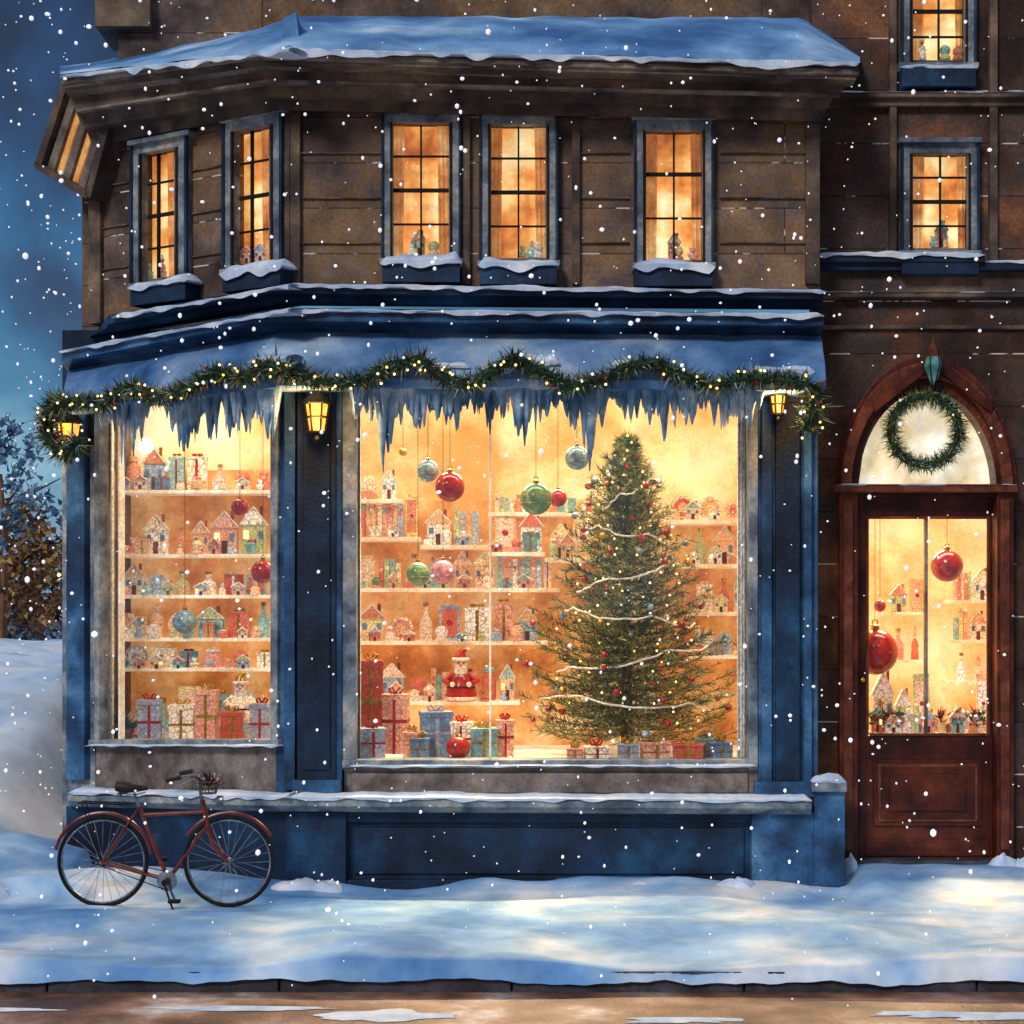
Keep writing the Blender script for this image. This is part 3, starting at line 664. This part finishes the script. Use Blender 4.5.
def lantern(pl,px,py0,py1,o):
    m=MB(); h=(py1-py0)*S*.98; c=pl(px,py1,o); c0=Vector((0,0,0)); r=h*.26
    m.lathe(c0,[(.006,-h*.22),(r*.25,-h*.16),(r*.2,-h*.08),(r*.6,0)],'iron',6)
    m.lathe(c0,[(r*.62,0),(r*.95,h*.62)],'lamp_glow',6)
    for j in range(6):
        a=j*math.pi/3; m.tube([(r*.66*math.cos(a),r*.66*math.sin(a),0),(r*1.0*math.cos(a),r*1.0*math.sin(a),h*.63)],.008,'iron',5)
    for zz,rr in((0,.68),(.32,.86),(.62,1.05)): m.tube([(r*rr*math.cos(j*math.pi/3),r*rr*math.sin(j*math.pi/3),h*zz) for j in range(6)],.008,'iron',5,closed=True)
    m.lathe(c0,[(r*1.35,h*.62),(r*1.2,h*.68),(r*.55,h*.86),(r*.3,h*.9),(r*.22,h*.97),(.004,h*1.04)],'iron',6)
    n=pl.n3
    m.tube([Vector((0,0,h*.98)),Vector((0,0,h*1.1))-n*o*.3,Vector((0,0,h*1.05))-n*o*.75,Vector((0,0,h*.85))-n*o],.011,'iron',6)
    m.tube([Vector((0,0,h*.45))-n*r,Vector((0,0,h*.3))-n*o*.7,Vector((0,0,h*.4))-n*o],.008,'iron',6)
    pc=Vector((0,0,h*.6))-n*(o-.012); m.box(pc,(.07,.025,h*.8),'iron',rz=math.atan2(-n.x,-n.y)*-1)
    ob=m.build('wall_lantern',smooth=False); ob.location=c
    l=bpy.data.lights.new('lantern_light','POINT'); l.energy=12; l.color=(1,.55,.2); l.shadow_soft_size=.06
    lo=bpy.data.objects.new('lantern_light',l); bpy.context.collection.objects.link(lo); lo.parent=ob; lo.location=Vector((0,0,h*.3))+n*(r+.09)
lantern(FM,317,386,432,.24); lantern(FM,778,384,414,.24); lantern(LW,69,402,452,.24)

# ============================================================ TOWNHOUSE
town=empty('brown_townhouse')
wr=[(912,-40,966,62),(912,153,969,250)]
mb=MB()
wall(mb,RM,812,-160,1130,900,wr+[(858,390,997,862)],-.12,0,'red_brown_wall')
def ell(cx,cy,rx,ry,a): return (cx+rx*math.cos(a),cy-ry*math.sin(a))
nseg=28
for i in range(nseg):
    x0=858+139*i/nseg; x1=858+139*(i+1)/nseg
    f=lambda x:490-100*math.sqrt(max(0,1-((x-927.5)/69.5)**2))
    mb.prism(RM,[(x0,389.5),(x0,f(x0)),(x1,f(x1)),(x1,389.5)],-.12,-.001,'red_brown_wall')
mb.add([((1130-512)*S*1.04,.45,0),((1130-512)*S*1.04,6,0),((1130-512)*S*1.04,6,7),((1130-512)*S*1.04,.45,7)],[(0,1,2,3)],'red_brown_wall')
mb.build('walls',town)
mb=MB()
for y0,y1,o,mt in((92,97,.10,'brown_trim'),(97,106,.06,'brown_trim'),(262,270,.12,'navy_paint'),(270,292,.05,'brown_trim'),(292,297,.09,'brown_trim'),(325,329,.03,'brown_trim')):
    mb.rect(RM,818,y0,1130,y1,-.02,o,mt)
for x0,x1 in((890,897),(990,998)): 
    mb.rect(RM,x0,106,x1,262,-.02,.05,'brown_trim'); mb.rect(RM,x0,-100,x1,92,-.02,.05,'brown_trim')
mb.rect(RM,820,255,985,262,-.02,.16,'navy_paint')
mb.build('string_courses',town,bevel=.005)
mb=MB()
snow_strip(mb,on(RM,255),818,985,.0,.17,.035,drip=.04,seed=21)
snow_strip(mb,on(RM,92),820,1080,.0,.1,.014,drip=.01,seed=22,gap=.4)
snow_strip(mb,on(RM,262),985,1080,.0,.12,.02,drip=.02,seed=23,gap=.3)
snow_strip(mb,on(RM,67),900,978,.0,.14,.03,drip=.04,seed=24)
snow_strip(mb,on(RM,292),818,1080,.0,.09,.008,drip=.01,seed=26,gap=.5)
snow_strip(mb,on(RM,485),838,1016,.1,.15,.01,drip=.006,seed=28,gap=.45)
mb.build('ledge_snow',town,smooth=True)
for g in wr: sash(RM,w0,g,2,4,'sash_window',town)
mb=MB()
A=[math.pi*i/28 for i in range(29)]
for (r0,r1,o,mt) in(((69,99),(76,112),.07,'mahogany'),((76,112),(86,128),.13,'mahogany_light'),((86,128),(90,134),.07,'mahogany')):
    for a,b in zip(A,A[1:]):
        mb.prism(RM,[ell(927.5,490,r0[0],r0[1],a),ell(927.5,490,r1[0],r1[1],a),ell(927.5,490,r1[0],r1[1],b),ell(927.5,490,r0[0],r0[1],b)],-.1,o,mt)
mb.rect(RM,840,490,858,862,-.1,.10,'mahogany'); mb.rect(RM,997,490,1014,862,-.1,.10,'mahogany')
mb.rect(RM,844,500,853,850,.09,.12,'mahogany_light'); mb.rect(RM,1001,500,1010,850,.09,.12,'mahogany_light')
mb.rect(RM,836,484,1018,492,-.1,.15,'mahogany_light')
mb.rect(RM,858,492,997,497,-.12,.03,'mahogany')
mb.build('door_surround',town,bevel=.004)
mb=MB()
mb.rect(RM,858,497,866,860,-.12,-.04,'mahogany'); mb.rect(RM,990,497,997,860,-.12,-.04,'mahogany'); mb.rect(RM,866,497,990,516,-.12,-.04,'mahogany'); mb.rect(RM,866,736,990,860,-.12,-.04,'mahogany')
mb.rect(RM,925,516,928,736,-.10,-.05,'taupe_panel')
for q,(a,b,c,d) in enumerate(((866,516,869,736),(987,516,990,736),(869,516,987,519),(869,733,987,736))): mb.rect(RM,a,b,c,d,-.05,-.03,'mahogany_light')
mb.rect(RM,874,760,982,826,-.05,-.02,'mahogany'); mb.rect(RM,878,764,978,822,-.03,-.008,'mahogany_light'); mb.rect(RM,881,767,975,819,-.03,-.004,'mahogany'); mb.rect(RM,890,775,966,811,-.03,.012,'mahogany')
mb.rect(RM,866,840,990,856,-.05,-.025,'mahogany')
c=RM(862,680,-.01); mb.ball(c,.02,'gold',12); mb.tube([c+Vector((0,.03,0)),c],.01,'gold',8)
mb.build('front_door',town,bevel=.004)
mb=MB(); mb.rect(RM,869,519,987,733,-.08,-.076,GLASS); mb.build('door_glass',town)
mb=MB()
mb.prism(RM,[ell(927.5,490,69,99,a) for a in A],-.12,-.1,'fanlight_glass')
mb.build('fanlight',town)
mb=MB(); c=RM(933,366,.2)
mb.lathe(c,[(.003,.22),(.012,.15),(.045,.1),(.05,.06)],'mahogany_light',6); mb.lathe(c,[(.05,.06),(.062,.0),(.03,-.09),(.005,-.14)],'teal_glass',6)
for j in range(6):
    a=j*math.pi/3; mb.tube([c+Vector((.05*math.cos(a),.05*math.sin(a),.06)),c+Vector((.064*math.cos(a),.064*math.sin(a),0)),c+Vector((.03*math.cos(a),.03*math.sin(a),-.09)),c+Vector((0,0,-.16))],.005,'iron',5)
mb.tube([c+Vector((0,0,.1)),c+Vector((0,.2,.02))],.01,'iron',6)
for sg in(-1,1): mb.prism(RM,[(933,352),(933+sg*60,404),(933+sg*58,412),(933,366)],0,.16,'mahogany')
mb.build('keystone_pendant',town)
mb=MB(); mb.rect(RM,842,861,1012,900,-.3,.12,'kerb_stone'); mb.build('door_step',town,bevel=.01)
mb=MB(); y2=1.9; a0=(820-512)*S*1.1; a1=(1060-512)*S*1.1; zz=.12
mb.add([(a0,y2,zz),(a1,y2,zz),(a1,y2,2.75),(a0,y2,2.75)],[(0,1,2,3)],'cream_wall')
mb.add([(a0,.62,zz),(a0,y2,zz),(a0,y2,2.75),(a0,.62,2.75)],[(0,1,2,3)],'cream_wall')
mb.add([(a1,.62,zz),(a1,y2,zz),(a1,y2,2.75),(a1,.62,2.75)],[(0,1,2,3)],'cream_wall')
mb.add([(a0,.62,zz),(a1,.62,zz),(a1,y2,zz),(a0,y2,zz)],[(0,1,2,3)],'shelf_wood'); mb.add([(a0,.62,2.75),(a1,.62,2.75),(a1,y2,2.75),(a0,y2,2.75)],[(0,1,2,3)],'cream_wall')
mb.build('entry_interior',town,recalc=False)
sh=MB(); ty=MB()
for a,b,py in((885,925,612),(885,925,660),(950,992,600),(950,992,640),(950,992,682)):
    shelf(sh,a,b,py,1.5,1.85,3); row(ty,a+1,b,py,1.6,26,40,12,20,kinds=['bottle','doll','frame','jar','books','house'],two=False)
shelf(sh,862,996,733,1.0,1.35,5); row(ty,868,990,733,1.12,32,64,16,26); row(ty,868,990,733,1.02,16,30,12,18,two=False)
for i in range(240):
    px=random.choice([U(868,900),U(935,985)]); kk=(D+1.06)/D; z0=H+(600-733)*S*kk+.05
    d=Vector((U(-1,1),U(-1,.3),U(.2,1))).normalized(); ty.needle(Vector(((px-512)*S*kk,1.0,z0+U(0,.1))),d,U(.04,.09),.009,random.choice(['needle_mid','needle_olive','needle_dark','red_gloss']))
sh.build('display_shelf'); ty.build('shelf_toys',smooth=True)
bauble(947,566,16,.75,'red_gloss',ytop=2.7); bauble(875,652,23,.80,'red_gloss',ytop=2.7); bauble(880,606,6,.85,'red_gloss',ytop=2.7)

# ============================================================ BICYCLE
BP=Plane((0,-.75),(0,-1)); kb_=11.25/12
def bp(px,py,o=0): p=BP(px,py,0); return Vector((p.x,p.y+o,p.z))
bike=empty('bicycle'); m=MB(); fr=MB()
RAD=46*S*kb_
hr=bp(103,864); hf=bp(229,864)
for h_ in(hr,hf):
    h_.z=RAD-.0+.012
    m.tube([h_+Vector((RAD*.955*math.cos(a),0,RAD*.955*math.sin(a))) for a in [i*math.pi/24 for i in range(48)]],.0125,'rubber',8,closed=True)
    m.tube([h_+Vector((RAD*.90*math.cos(a),0,RAD*.90*math.sin(a))) for a in [i*math.pi/24 for i in range(48)]],.0065,'steel',6,closed=True)
    m.lathe(h_,[(.012,-.045),(.022,-.03),(.012,-.025),(.012,.025),(.022,.03),(.012,.045)],'steel',12,flip='y')
    for i in range(28):
        a=2*math.pi*i/28; b_=a+(.5 if i%2 else -.5); sd=.028 if (i//2)%2 else -.028
        m.tube([h_+Vector((.02*math.cos(b_),sd,.02*math.sin(b_))),h_+Vector((RAD*.9*math.cos(a),0,RAD*.9*math.sin(a)))],.0018,'steel',4)
    a0_,a1_=(.15,2.9) if h_ is hr else (.55,2.6)
    m.tube([h_+Vector((RAD*1.06*math.cos(a),0,RAD*1.06*math.sin(a))) for a in [a0_+(a1_-a0_)*i/20 for i in range(21)]],.011,'bike_paint',8)
m.build('wheels',bike,smooth=True)
bb=bp(168,880); st=bp(139,806); sp=bp(134,793); hb_=bp(208,824); sm=bp(141,815)
fr.tube([bb,st],.013,'bike_paint',10); fr.tube([st,sp],.009,'steel',8); fr.tube([sm,bp(204,812)],.012,'bike_paint',10); fr.tube([bb,bp(188,852),hb_],.0135,'bike_paint',10); fr.tube([bp(202,800),hb_+Vector((.004,0,-.012))],.016,'bike_paint',10)
for o in(-.045,.045):
    fr.tube([bb+Vector((0,o*.4,0)),hr+Vector((0,o,0))],.008,'bike_paint',8); fr.tube([st+Vector((0,o*.3,-.01)),hr+Vector((0,o,0))],.007,'bike_paint',8)
    fr.tube([hb_+Vector((0,o*.5,-.01)),bp(214,845)+Vector((0,o,0)),hf+Vector((0,o,0))],.009,'bike_paint',8)
fr.tube([hb_+Vector((0,-.03,0)),hb_+Vector((0,.03,0))],.014,'bike_paint',8)
fr.tube([bp(202,802),bp(198,778)],.010,'steel',8)
for o in(-1,1):
    fr.tube([bp(198,778),bp(197,775,o*.10),bp(190,774,o*.2),bp(178,776,o*.23)],.009,'steel',8); fr.tube([bp(187,774,o*.21),bp(173,777,o*.235)],.014,'leather',8)
    fr.tube([bp(196,778,o*.12),bp(184,783,o*.2)],.004,'steel',6)
sd_=[bp(116,788),bp(124,789),bp(134,790),bp(148,790)]
fr.tube([p+Vector((0,0,.012)) for p in sd_],[.030,.042,.028,.012],'leather',12)
fr.tube([bp(118,793),bp(134,795),bp(146,792)],.004,'steel',6); fr.ball(bp(120,794,-.03),.014,'steel',8); fr.ball(bp(120,794,.03),.014,'steel',8)
for o in(-.05,.05): fr.tube([bp(80,802,o),bp(134,804,o)],.005,'iron',6); fr.tube([bp(84,803,o),hr+Vector((0,o,0))],.004,'iron',6)
for x in(82,92,102,112,122): fr.tube([bp(x,802.5,-.05),bp(x,802.5,.05)],.004,'iron',6)
fr.lathe(bb+Vector((0,-.03,0)),[(.062,0),(.062,.006)],'steel',24,flip='y'); fr.lathe(bb+Vector((0,-.04,0)),[(.02,0),(.02,.08)],'iron',12,flip='y'); fr.lathe(hr+Vector((0,-.03,0)),[(.025,0),(.025,.006)],'iron',16,flip='y')
for d in(1,-1): fr.tube([bb+Vector((0,-.04,.058*d)),hr+Vector((0,-.035,.024*d))],.0035,'iron',5)
fr.tube([bb+Vector((0,-.05,0)),bp(176,898,-.05)],.008,'steel',6); fr.tube([bb+Vector((0,.05,0)),bp(160,862,.05)],.008,'steel',6)
fr.box(bp(177,899,-.09),(.07,.06,.018),'rubber'); fr.box(bp(160,861,.09),(.07,.06,.018),'rubber')
fr.tube([bb+Vector((-.02,-.03,-.02)),bp(177,908,-.12)],.007,'iron',6)
fr.lathe(bp(218,800),[(.01,-.02),(.028,.0),(.03,.03)],'steel',12,flip='x')
fr.build('frame',bike,smooth=True)
bk_=MB(); c=bp(209,786)
for zz_,rr in((-.045,.045),(-.02,.05),(.005,.056),(.03,.065)): bk_.tube([c+Vector((rr*math.cos(a),rr*math.sin(a),zz_)) for a in [i*math.pi/10 for i in range(20)]],.0035,'wicker',5,closed=True)
for i in range(14):
    a=i*math.pi/7; bk_.tube([c+Vector((.045*math.cos(a),.045*math.sin(a),-.045)),c+Vector((.066*math.cos(a),.066*math.sin(a),.035))],.003,'wicker',5)
bk_.lathe(c,[(.04,-.047),(.04,-.042)],'wicker',14)
for i in range(150):
    a=U(0,6.28); e=U(.1,1.5); d=Vector((math.cos(a)*math.cos(e),math.sin(a)*math.cos(e),math.sin(e))); bk_.needle(c+Vector((0,0,.0))+d*U(0,.04),d,U(.05,.11),.005,random.choice(['needle_brown','needle_dark','needle_frost','needle_brown','leather']))
for i in range(8): bk_.ball(c+Vector((U(-.06,.06),U(-.05,.05),U(.03,.08))),.010,random.choice(['white_cloth','pink_gloss','red_gloss']),6)
bk_.build('basket',bike)

# ============================================================ GROUND
ZR=-.11
mb=MB(); mb.add([(-300,-300,ZR),(300,-300,ZR),(300,300,ZR),(-300,300,ZR)],[(0,1,2,3)],'road_wet'); mb.build('road')
KY=-2.62
mb=MB()
x=-30
while x<30:
    mb.box((x+.6,KY+.09,ZR/2-.012),(1.192,.18,-ZR+.02),'kerb_stone'); x+=1.2
mb.build('kerb',bevel=.012)
mb=MB(); mb.add([(-300,KY+.18,-.012),(300,KY+.18,-.012),(300,300,-.012),(-300,300,-.012)],[(0,1,2,3)],'bank_snow'); mb.build('snowy_ground')
def hgt(x,y):
    h=.04+.075*noise.noise(Vector((x*.7,y*.9,0)))+.03*noise.noise(Vector((x*1.9,y*2.6,2)))+.004*noise.noise(Vector((x*14,y*14,5)))
    h+=.08*math.exp(-abs(y+.12)/.12)*(.6+noise.noise(Vector((x*2,0,8))))*(1 if x<2.2 else .3)
    h+=.16*max(0,min(1,(-2.3-x)/1.2))*(.7+noise.noise(Vector((x,y,4))))*max(0,min(1,(y+1.4)))
    if -3.2<x<-1.5 and -1.05<y<-.5: h*=.35
    h=max(h,.004)
    if x>2.15:
        t=max(0,min(1,(y+.9)/1.1)); t=t*t*(3-2*t)*min(1,(x-2.15)/.2); h=h*(1-t)+t*(.12+.02*noise.noise(Vector((x*3,y*3,9))))
    return h
mb=MB(); X0,X1,Y0,Y1=-7,7,KY-.03,1.4; st_=.045; nx_=int((X1-X0)/st_); ny_=int((Y1-Y0)/st_); vs=[]
for j in range(ny_+1):
    for i in range(nx_+1):
        x=X0+(X1-X0)*i/nx_; y=Y0+(Y1-Y0)*j/ny_; h=hgt(x,y)
        if y>.46 and x>-3: h=min(h,.02)
        if j==0: h=-.05+.055*noise.noise(Vector((x*1.3,0,1)))+.02*noise.noise(Vector((x*7,0,1))); y+=.03*noise.noise(Vector((x*2.5,0,3)))
        elif j==1: h*=.75
        vs.append((x,y,h))
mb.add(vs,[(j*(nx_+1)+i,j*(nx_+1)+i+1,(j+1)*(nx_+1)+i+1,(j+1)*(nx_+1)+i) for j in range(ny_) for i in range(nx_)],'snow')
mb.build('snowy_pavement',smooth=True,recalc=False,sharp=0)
# snow bank rising on the open ground beside the shop
mb=MB(); vs=[]; nbx=110; nby=90
for j in range(nby+1):
    for i in range(nbx+1):
        x=-3.32-26*(i/nbx)**1.6; y=-.5+30*(j/nby)**1.7
        t=max(0,min(1,(y+.3)/7)); t=t*t*(3-2*t); e=max(0,min(1,(-3.35-x)/.9)); e=e*e*(3-2*e)
        h=-.02+e*(.10*min(1,(y+.5)/.8)+t*(.95+.55*noise.noise(Vector((x*.35,y*.3,7)))+.15*noise.noise(Vector((x*1.1,y*.9,2)))))
        vs.append((x,y,h))
mb.add(vs,[(j*(nbx+1)+i,(j+1)*(nbx+1)+i,(j+1)*(nbx+1)+i+1,j*(nbx+1)+i+1) for j in range(nby) for i in range(nbx)],'bank_snow')
mb.build('snow_bank',smooth=True,sharp=0)
mb=MB()
for i in range(30):
    cx=U(-4.2,4.2); cy=U(-4.3,-3.0); rx=U(.1,.45); ry=U(.04,.16); vs=[(cx,cy,ZR+.018)]
    for j in range(36):
        a=2*math.pi*j/36; q=1+.9*noise.noise(Vector((math.cos(a)*2.2+i,math.sin(a)*2.2,i))); vs.append((cx+rx*q*math.cos(a),cy+ry*q*math.sin(a),ZR+.003))
    mb.add(vs,[(0,j+1,(j+1)%36+1) for j in range(36)],'ledge_snow')
mb.build('slush_patches',smooth=True,recalc=False)
mb=MB()
def mound(x,y,z,rx,ry,rz,seed):
    vs=[]
    for i in range(9):
        e=math.pi/2*i/8
        for j in range(24):
            a=2*math.pi*j/24; q=1+.25*noise.noise(Vector((math.cos(a)*1.3+seed,math.sin(a)*1.3,e*1.2)))
            if i==8: q=1
            vs.append((x+rx*q*math.cos(a)*math.cos(e),y+ry*q*math.sin(a)*math.cos(e),z+rz*q*math.sin(e)))
    mb.add(vs,[(i*24+j,i*24+(j+1)%24,(i+1)*24+(j+1)%24,(i+1)*24+j) for i in range(8) for j in range(24)],'ledge_snow')
for i,(px,w,h) in enumerate(((300,30,.05),(325,22,.035),(735,26,.05),(640,20,.03),(850,12,.13),(1004,22,.14),(1028,22,.13))):
    pl=FM if px<830 else RM; p=pl(px,890,.18); mound(p.x,p.y,.0,w*S,.10,h+.05,i*3)
mb.build('snow_mounds',smooth=True,recalc=False,sharp=0)

# ============================================================ BACKGROUND
mb=MB()
for si in range(30):
    x=-34+27*(si+R()*.8)/30; y=U(33,44); h=U(3.6,6.4)
    mb.tube([(x,y,0),(x+.1,y,h*.5),(x,y,h*.8)],[.16,.12,.04],'far_rust',6)
    for l in range(10):
        a=U(0,6.28); z=h*U(.2,.7); L=h*.28; mb.tube([(x,y,z),(x+math.cos(a)*L,y+math.sin(a)*L,z+L*.5)],[.05,.015],'far_rust',4)
    for c in range(110):
        a=U(0,6.28); z=h*U(.03,1); r=h*.38*math.sqrt(max(.05,1-(z/h)**2))*U(.2,1); cc=Vector((x+math.cos(a)*r,y+math.sin(a)*r,z))
        g=noise.noise(Vector((cc.x*.45,cc.z*.8,3)))
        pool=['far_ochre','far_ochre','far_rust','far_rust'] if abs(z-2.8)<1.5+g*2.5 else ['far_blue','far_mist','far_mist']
        for k_ in range(18):
            d=Vector((U(-1,1),U(-1,1),U(-1,1))).normalized(); mb.needle(cc+d*U(0,.4),Vector((U(-1,1),U(-1,1),U(-1,1))).normalized(),U(.12,.28),.08,random.choice(pool))
    if R()<.6: mb.ball((x,y-3,U(1.5,4)),.10,'fairy_light',10)
mb.build('distant_trees',recalc=False)
mb=MB(); nxh=60; vs=[]
for i in range(nxh+1):
    x=-60+120*i/nxh; z=1.6+1.4*noise.noise(Vector((x*.08,0,3)))+.6*noise.noise(Vector((x*.4,0,3)))
    vs+=[(x,55,-.1),(x,62,z)]
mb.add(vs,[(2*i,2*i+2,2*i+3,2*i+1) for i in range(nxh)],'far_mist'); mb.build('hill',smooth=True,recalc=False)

# falling snow
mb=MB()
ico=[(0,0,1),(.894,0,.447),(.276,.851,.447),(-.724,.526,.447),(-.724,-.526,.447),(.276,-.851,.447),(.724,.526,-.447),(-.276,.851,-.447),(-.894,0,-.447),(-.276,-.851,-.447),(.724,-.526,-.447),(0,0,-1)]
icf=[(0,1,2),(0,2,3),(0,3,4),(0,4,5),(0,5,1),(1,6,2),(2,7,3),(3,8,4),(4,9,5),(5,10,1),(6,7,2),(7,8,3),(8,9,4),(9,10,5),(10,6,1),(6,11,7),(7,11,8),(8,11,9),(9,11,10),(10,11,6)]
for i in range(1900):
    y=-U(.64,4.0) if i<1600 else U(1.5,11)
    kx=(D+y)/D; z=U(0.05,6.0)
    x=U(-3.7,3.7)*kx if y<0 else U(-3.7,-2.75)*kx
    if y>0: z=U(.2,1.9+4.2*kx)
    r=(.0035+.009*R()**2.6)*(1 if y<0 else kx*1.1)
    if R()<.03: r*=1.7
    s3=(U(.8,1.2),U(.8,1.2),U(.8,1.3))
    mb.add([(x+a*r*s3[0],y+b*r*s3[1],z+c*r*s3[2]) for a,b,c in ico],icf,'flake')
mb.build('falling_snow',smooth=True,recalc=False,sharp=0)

# ============================================================ LIGHT
def area(name,loc,sx,sy,e,col,rot,par,spread=180):
    l=bpy.data.lights.new(name,'AREA'); l.shape='RECTANGLE'; l.size=sx; l.size_y=sy; l.energy=e; l.color=col; l.spread=math.radians(spread)
    o=bpy.data.objects.new(name,l); bpy.context.collection.objects.link(o); o.location=loc; o.rotation_euler=rot; o.parent=par
rd=math.radians
area('shop_front_fill',(.15,.16,3.50),2.5,.16,34,(1,.84,.58),(rd(30),0,0),shop)  # unseen fill added behind the header to light tree and toys
area('shop_front_fill',(-2.2,.95,3.50),1.0,.16,12,(1,.84,.58),(rd(25),0,rd(-30)),shop)  # matching added fill for the angled window, hidden above it
area('pavement_spill_light',(.15,1.45,3.45),2.4,.2,95,(1,.72,.38),(rd(-38),0,0),shop,80)  # unseen light added at the back, aimed outward to warm pavement snow
area('entry_hidden_light',(2.95,.75,2.70),.8,.15,8,(1,.82,.58),(rd(20),0,0),town)
area('entry_hidden_light',(2.95,1.75,2.66),.9,.15,38,(1,.70,.36),(rd(-45),0,0),town,80)  # hidden light added to throw warmth out through the door onto snow
sun=bpy.data.lights.new('sun','SUN'); sun.energy=1.55; sun.angle=math.radians(14); sun.color=(1,.97,.97)
so=bpy.data.objects.new('sun',sun); bpy.context.collection.objects.link(so)
dv=Vector((.42,.8,-.62)).normalized(); so.rotation_euler=dv.to_track_quat('-Z','Y').to_euler()
wd=bpy.data.worlds.new('World'); bpy.context.scene.world=wd; wd.use_nodes=True; nt=wd.node_tree; N=nt.nodes; N.clear()
o=N.new('ShaderNodeOutputWorld'); bg=N.new('ShaderNodeBackground'); sk=N.new('ShaderNodeTexSky'); sk.sky_type='NISHITA'; sk.sun_disc=False; sk.sun_elevation=math.radians(4); sk.sun_rotation=math.atan2(-dv.x,-dv.y)
bg.inputs['Strength'].default_value=.02; nt.links.new(sk.outputs[0],bg.inputs[0])
bg2=N.new('ShaderNodeBackground'); bg2.inputs['Strength'].default_value=1.0
tc=N.new('ShaderNodeTexCoord'); n=N.new('ShaderNodeTexNoise'); n.inputs['Scale'].default_value=14; n.inputs['Detail'].default_value=6; n.inputs['Distortion'].default_value=.3
nt.links.new(tc.outputs['Generated'],n.inputs['Vector'])
sx=N.new('ShaderNodeSeparateXYZ'); nt.links.new(tc.outputs['Generated'],sx.inputs[0])
ma=N.new('ShaderNodeMath'); ma.operation='MULTIPLY_ADD'; nt.links.new(n.outputs['Fac'],ma.inputs[0]); ma.inputs[1].default_value=.42; nt.links.new(sx.outputs['Z'],ma.inputs[2])
r=N.new('ShaderNodeValToRGB'); e=r.color_ramp.elements
e[0].position=.22; e[0].color=hx('#7cacc8'); e[1].position=1.0; e[1].color=hx('#8c9cb0')
for p,c in((.31,'#3c7ca6'),(.38,'#205c8c'),(.46,'#103666'),(.54,'#081c40'),(.68,'#2a4668'),(.8,'#7888a0')): q=e.new(p); q.color=hx(c)
nt.links.new(ma.outputs[0],r.inputs['Fac']); nt.links.new(r.outputs[0],bg2.inputs[0])
ad=N.new('ShaderNodeAddShader'); nt.links.new(bg.outputs[0],ad.inputs[0]); nt.links.new(bg2.outputs[0],ad.inputs[1]); nt.links.new(ad.outputs[0],o.inputs[0])
cd=bpy.data.cameras.new('camera'); cam=bpy.data.objects.new('camera',cd); bpy.context.collection.objects.link(cam)
cam.location=(0,-D,H); cam.rotation_euler=(math.pi/2,0,0); cd.lens=36*D/(1024*S); cd.shift_y=88/1024; cd.clip_end=1000; cd.clip_start=.1
bpy.context.scene.camera=cam
vs_=bpy.context.scene.view_settings; vs_.view_transform='Standard'; vs_.look='None'; vs_.exposure=0
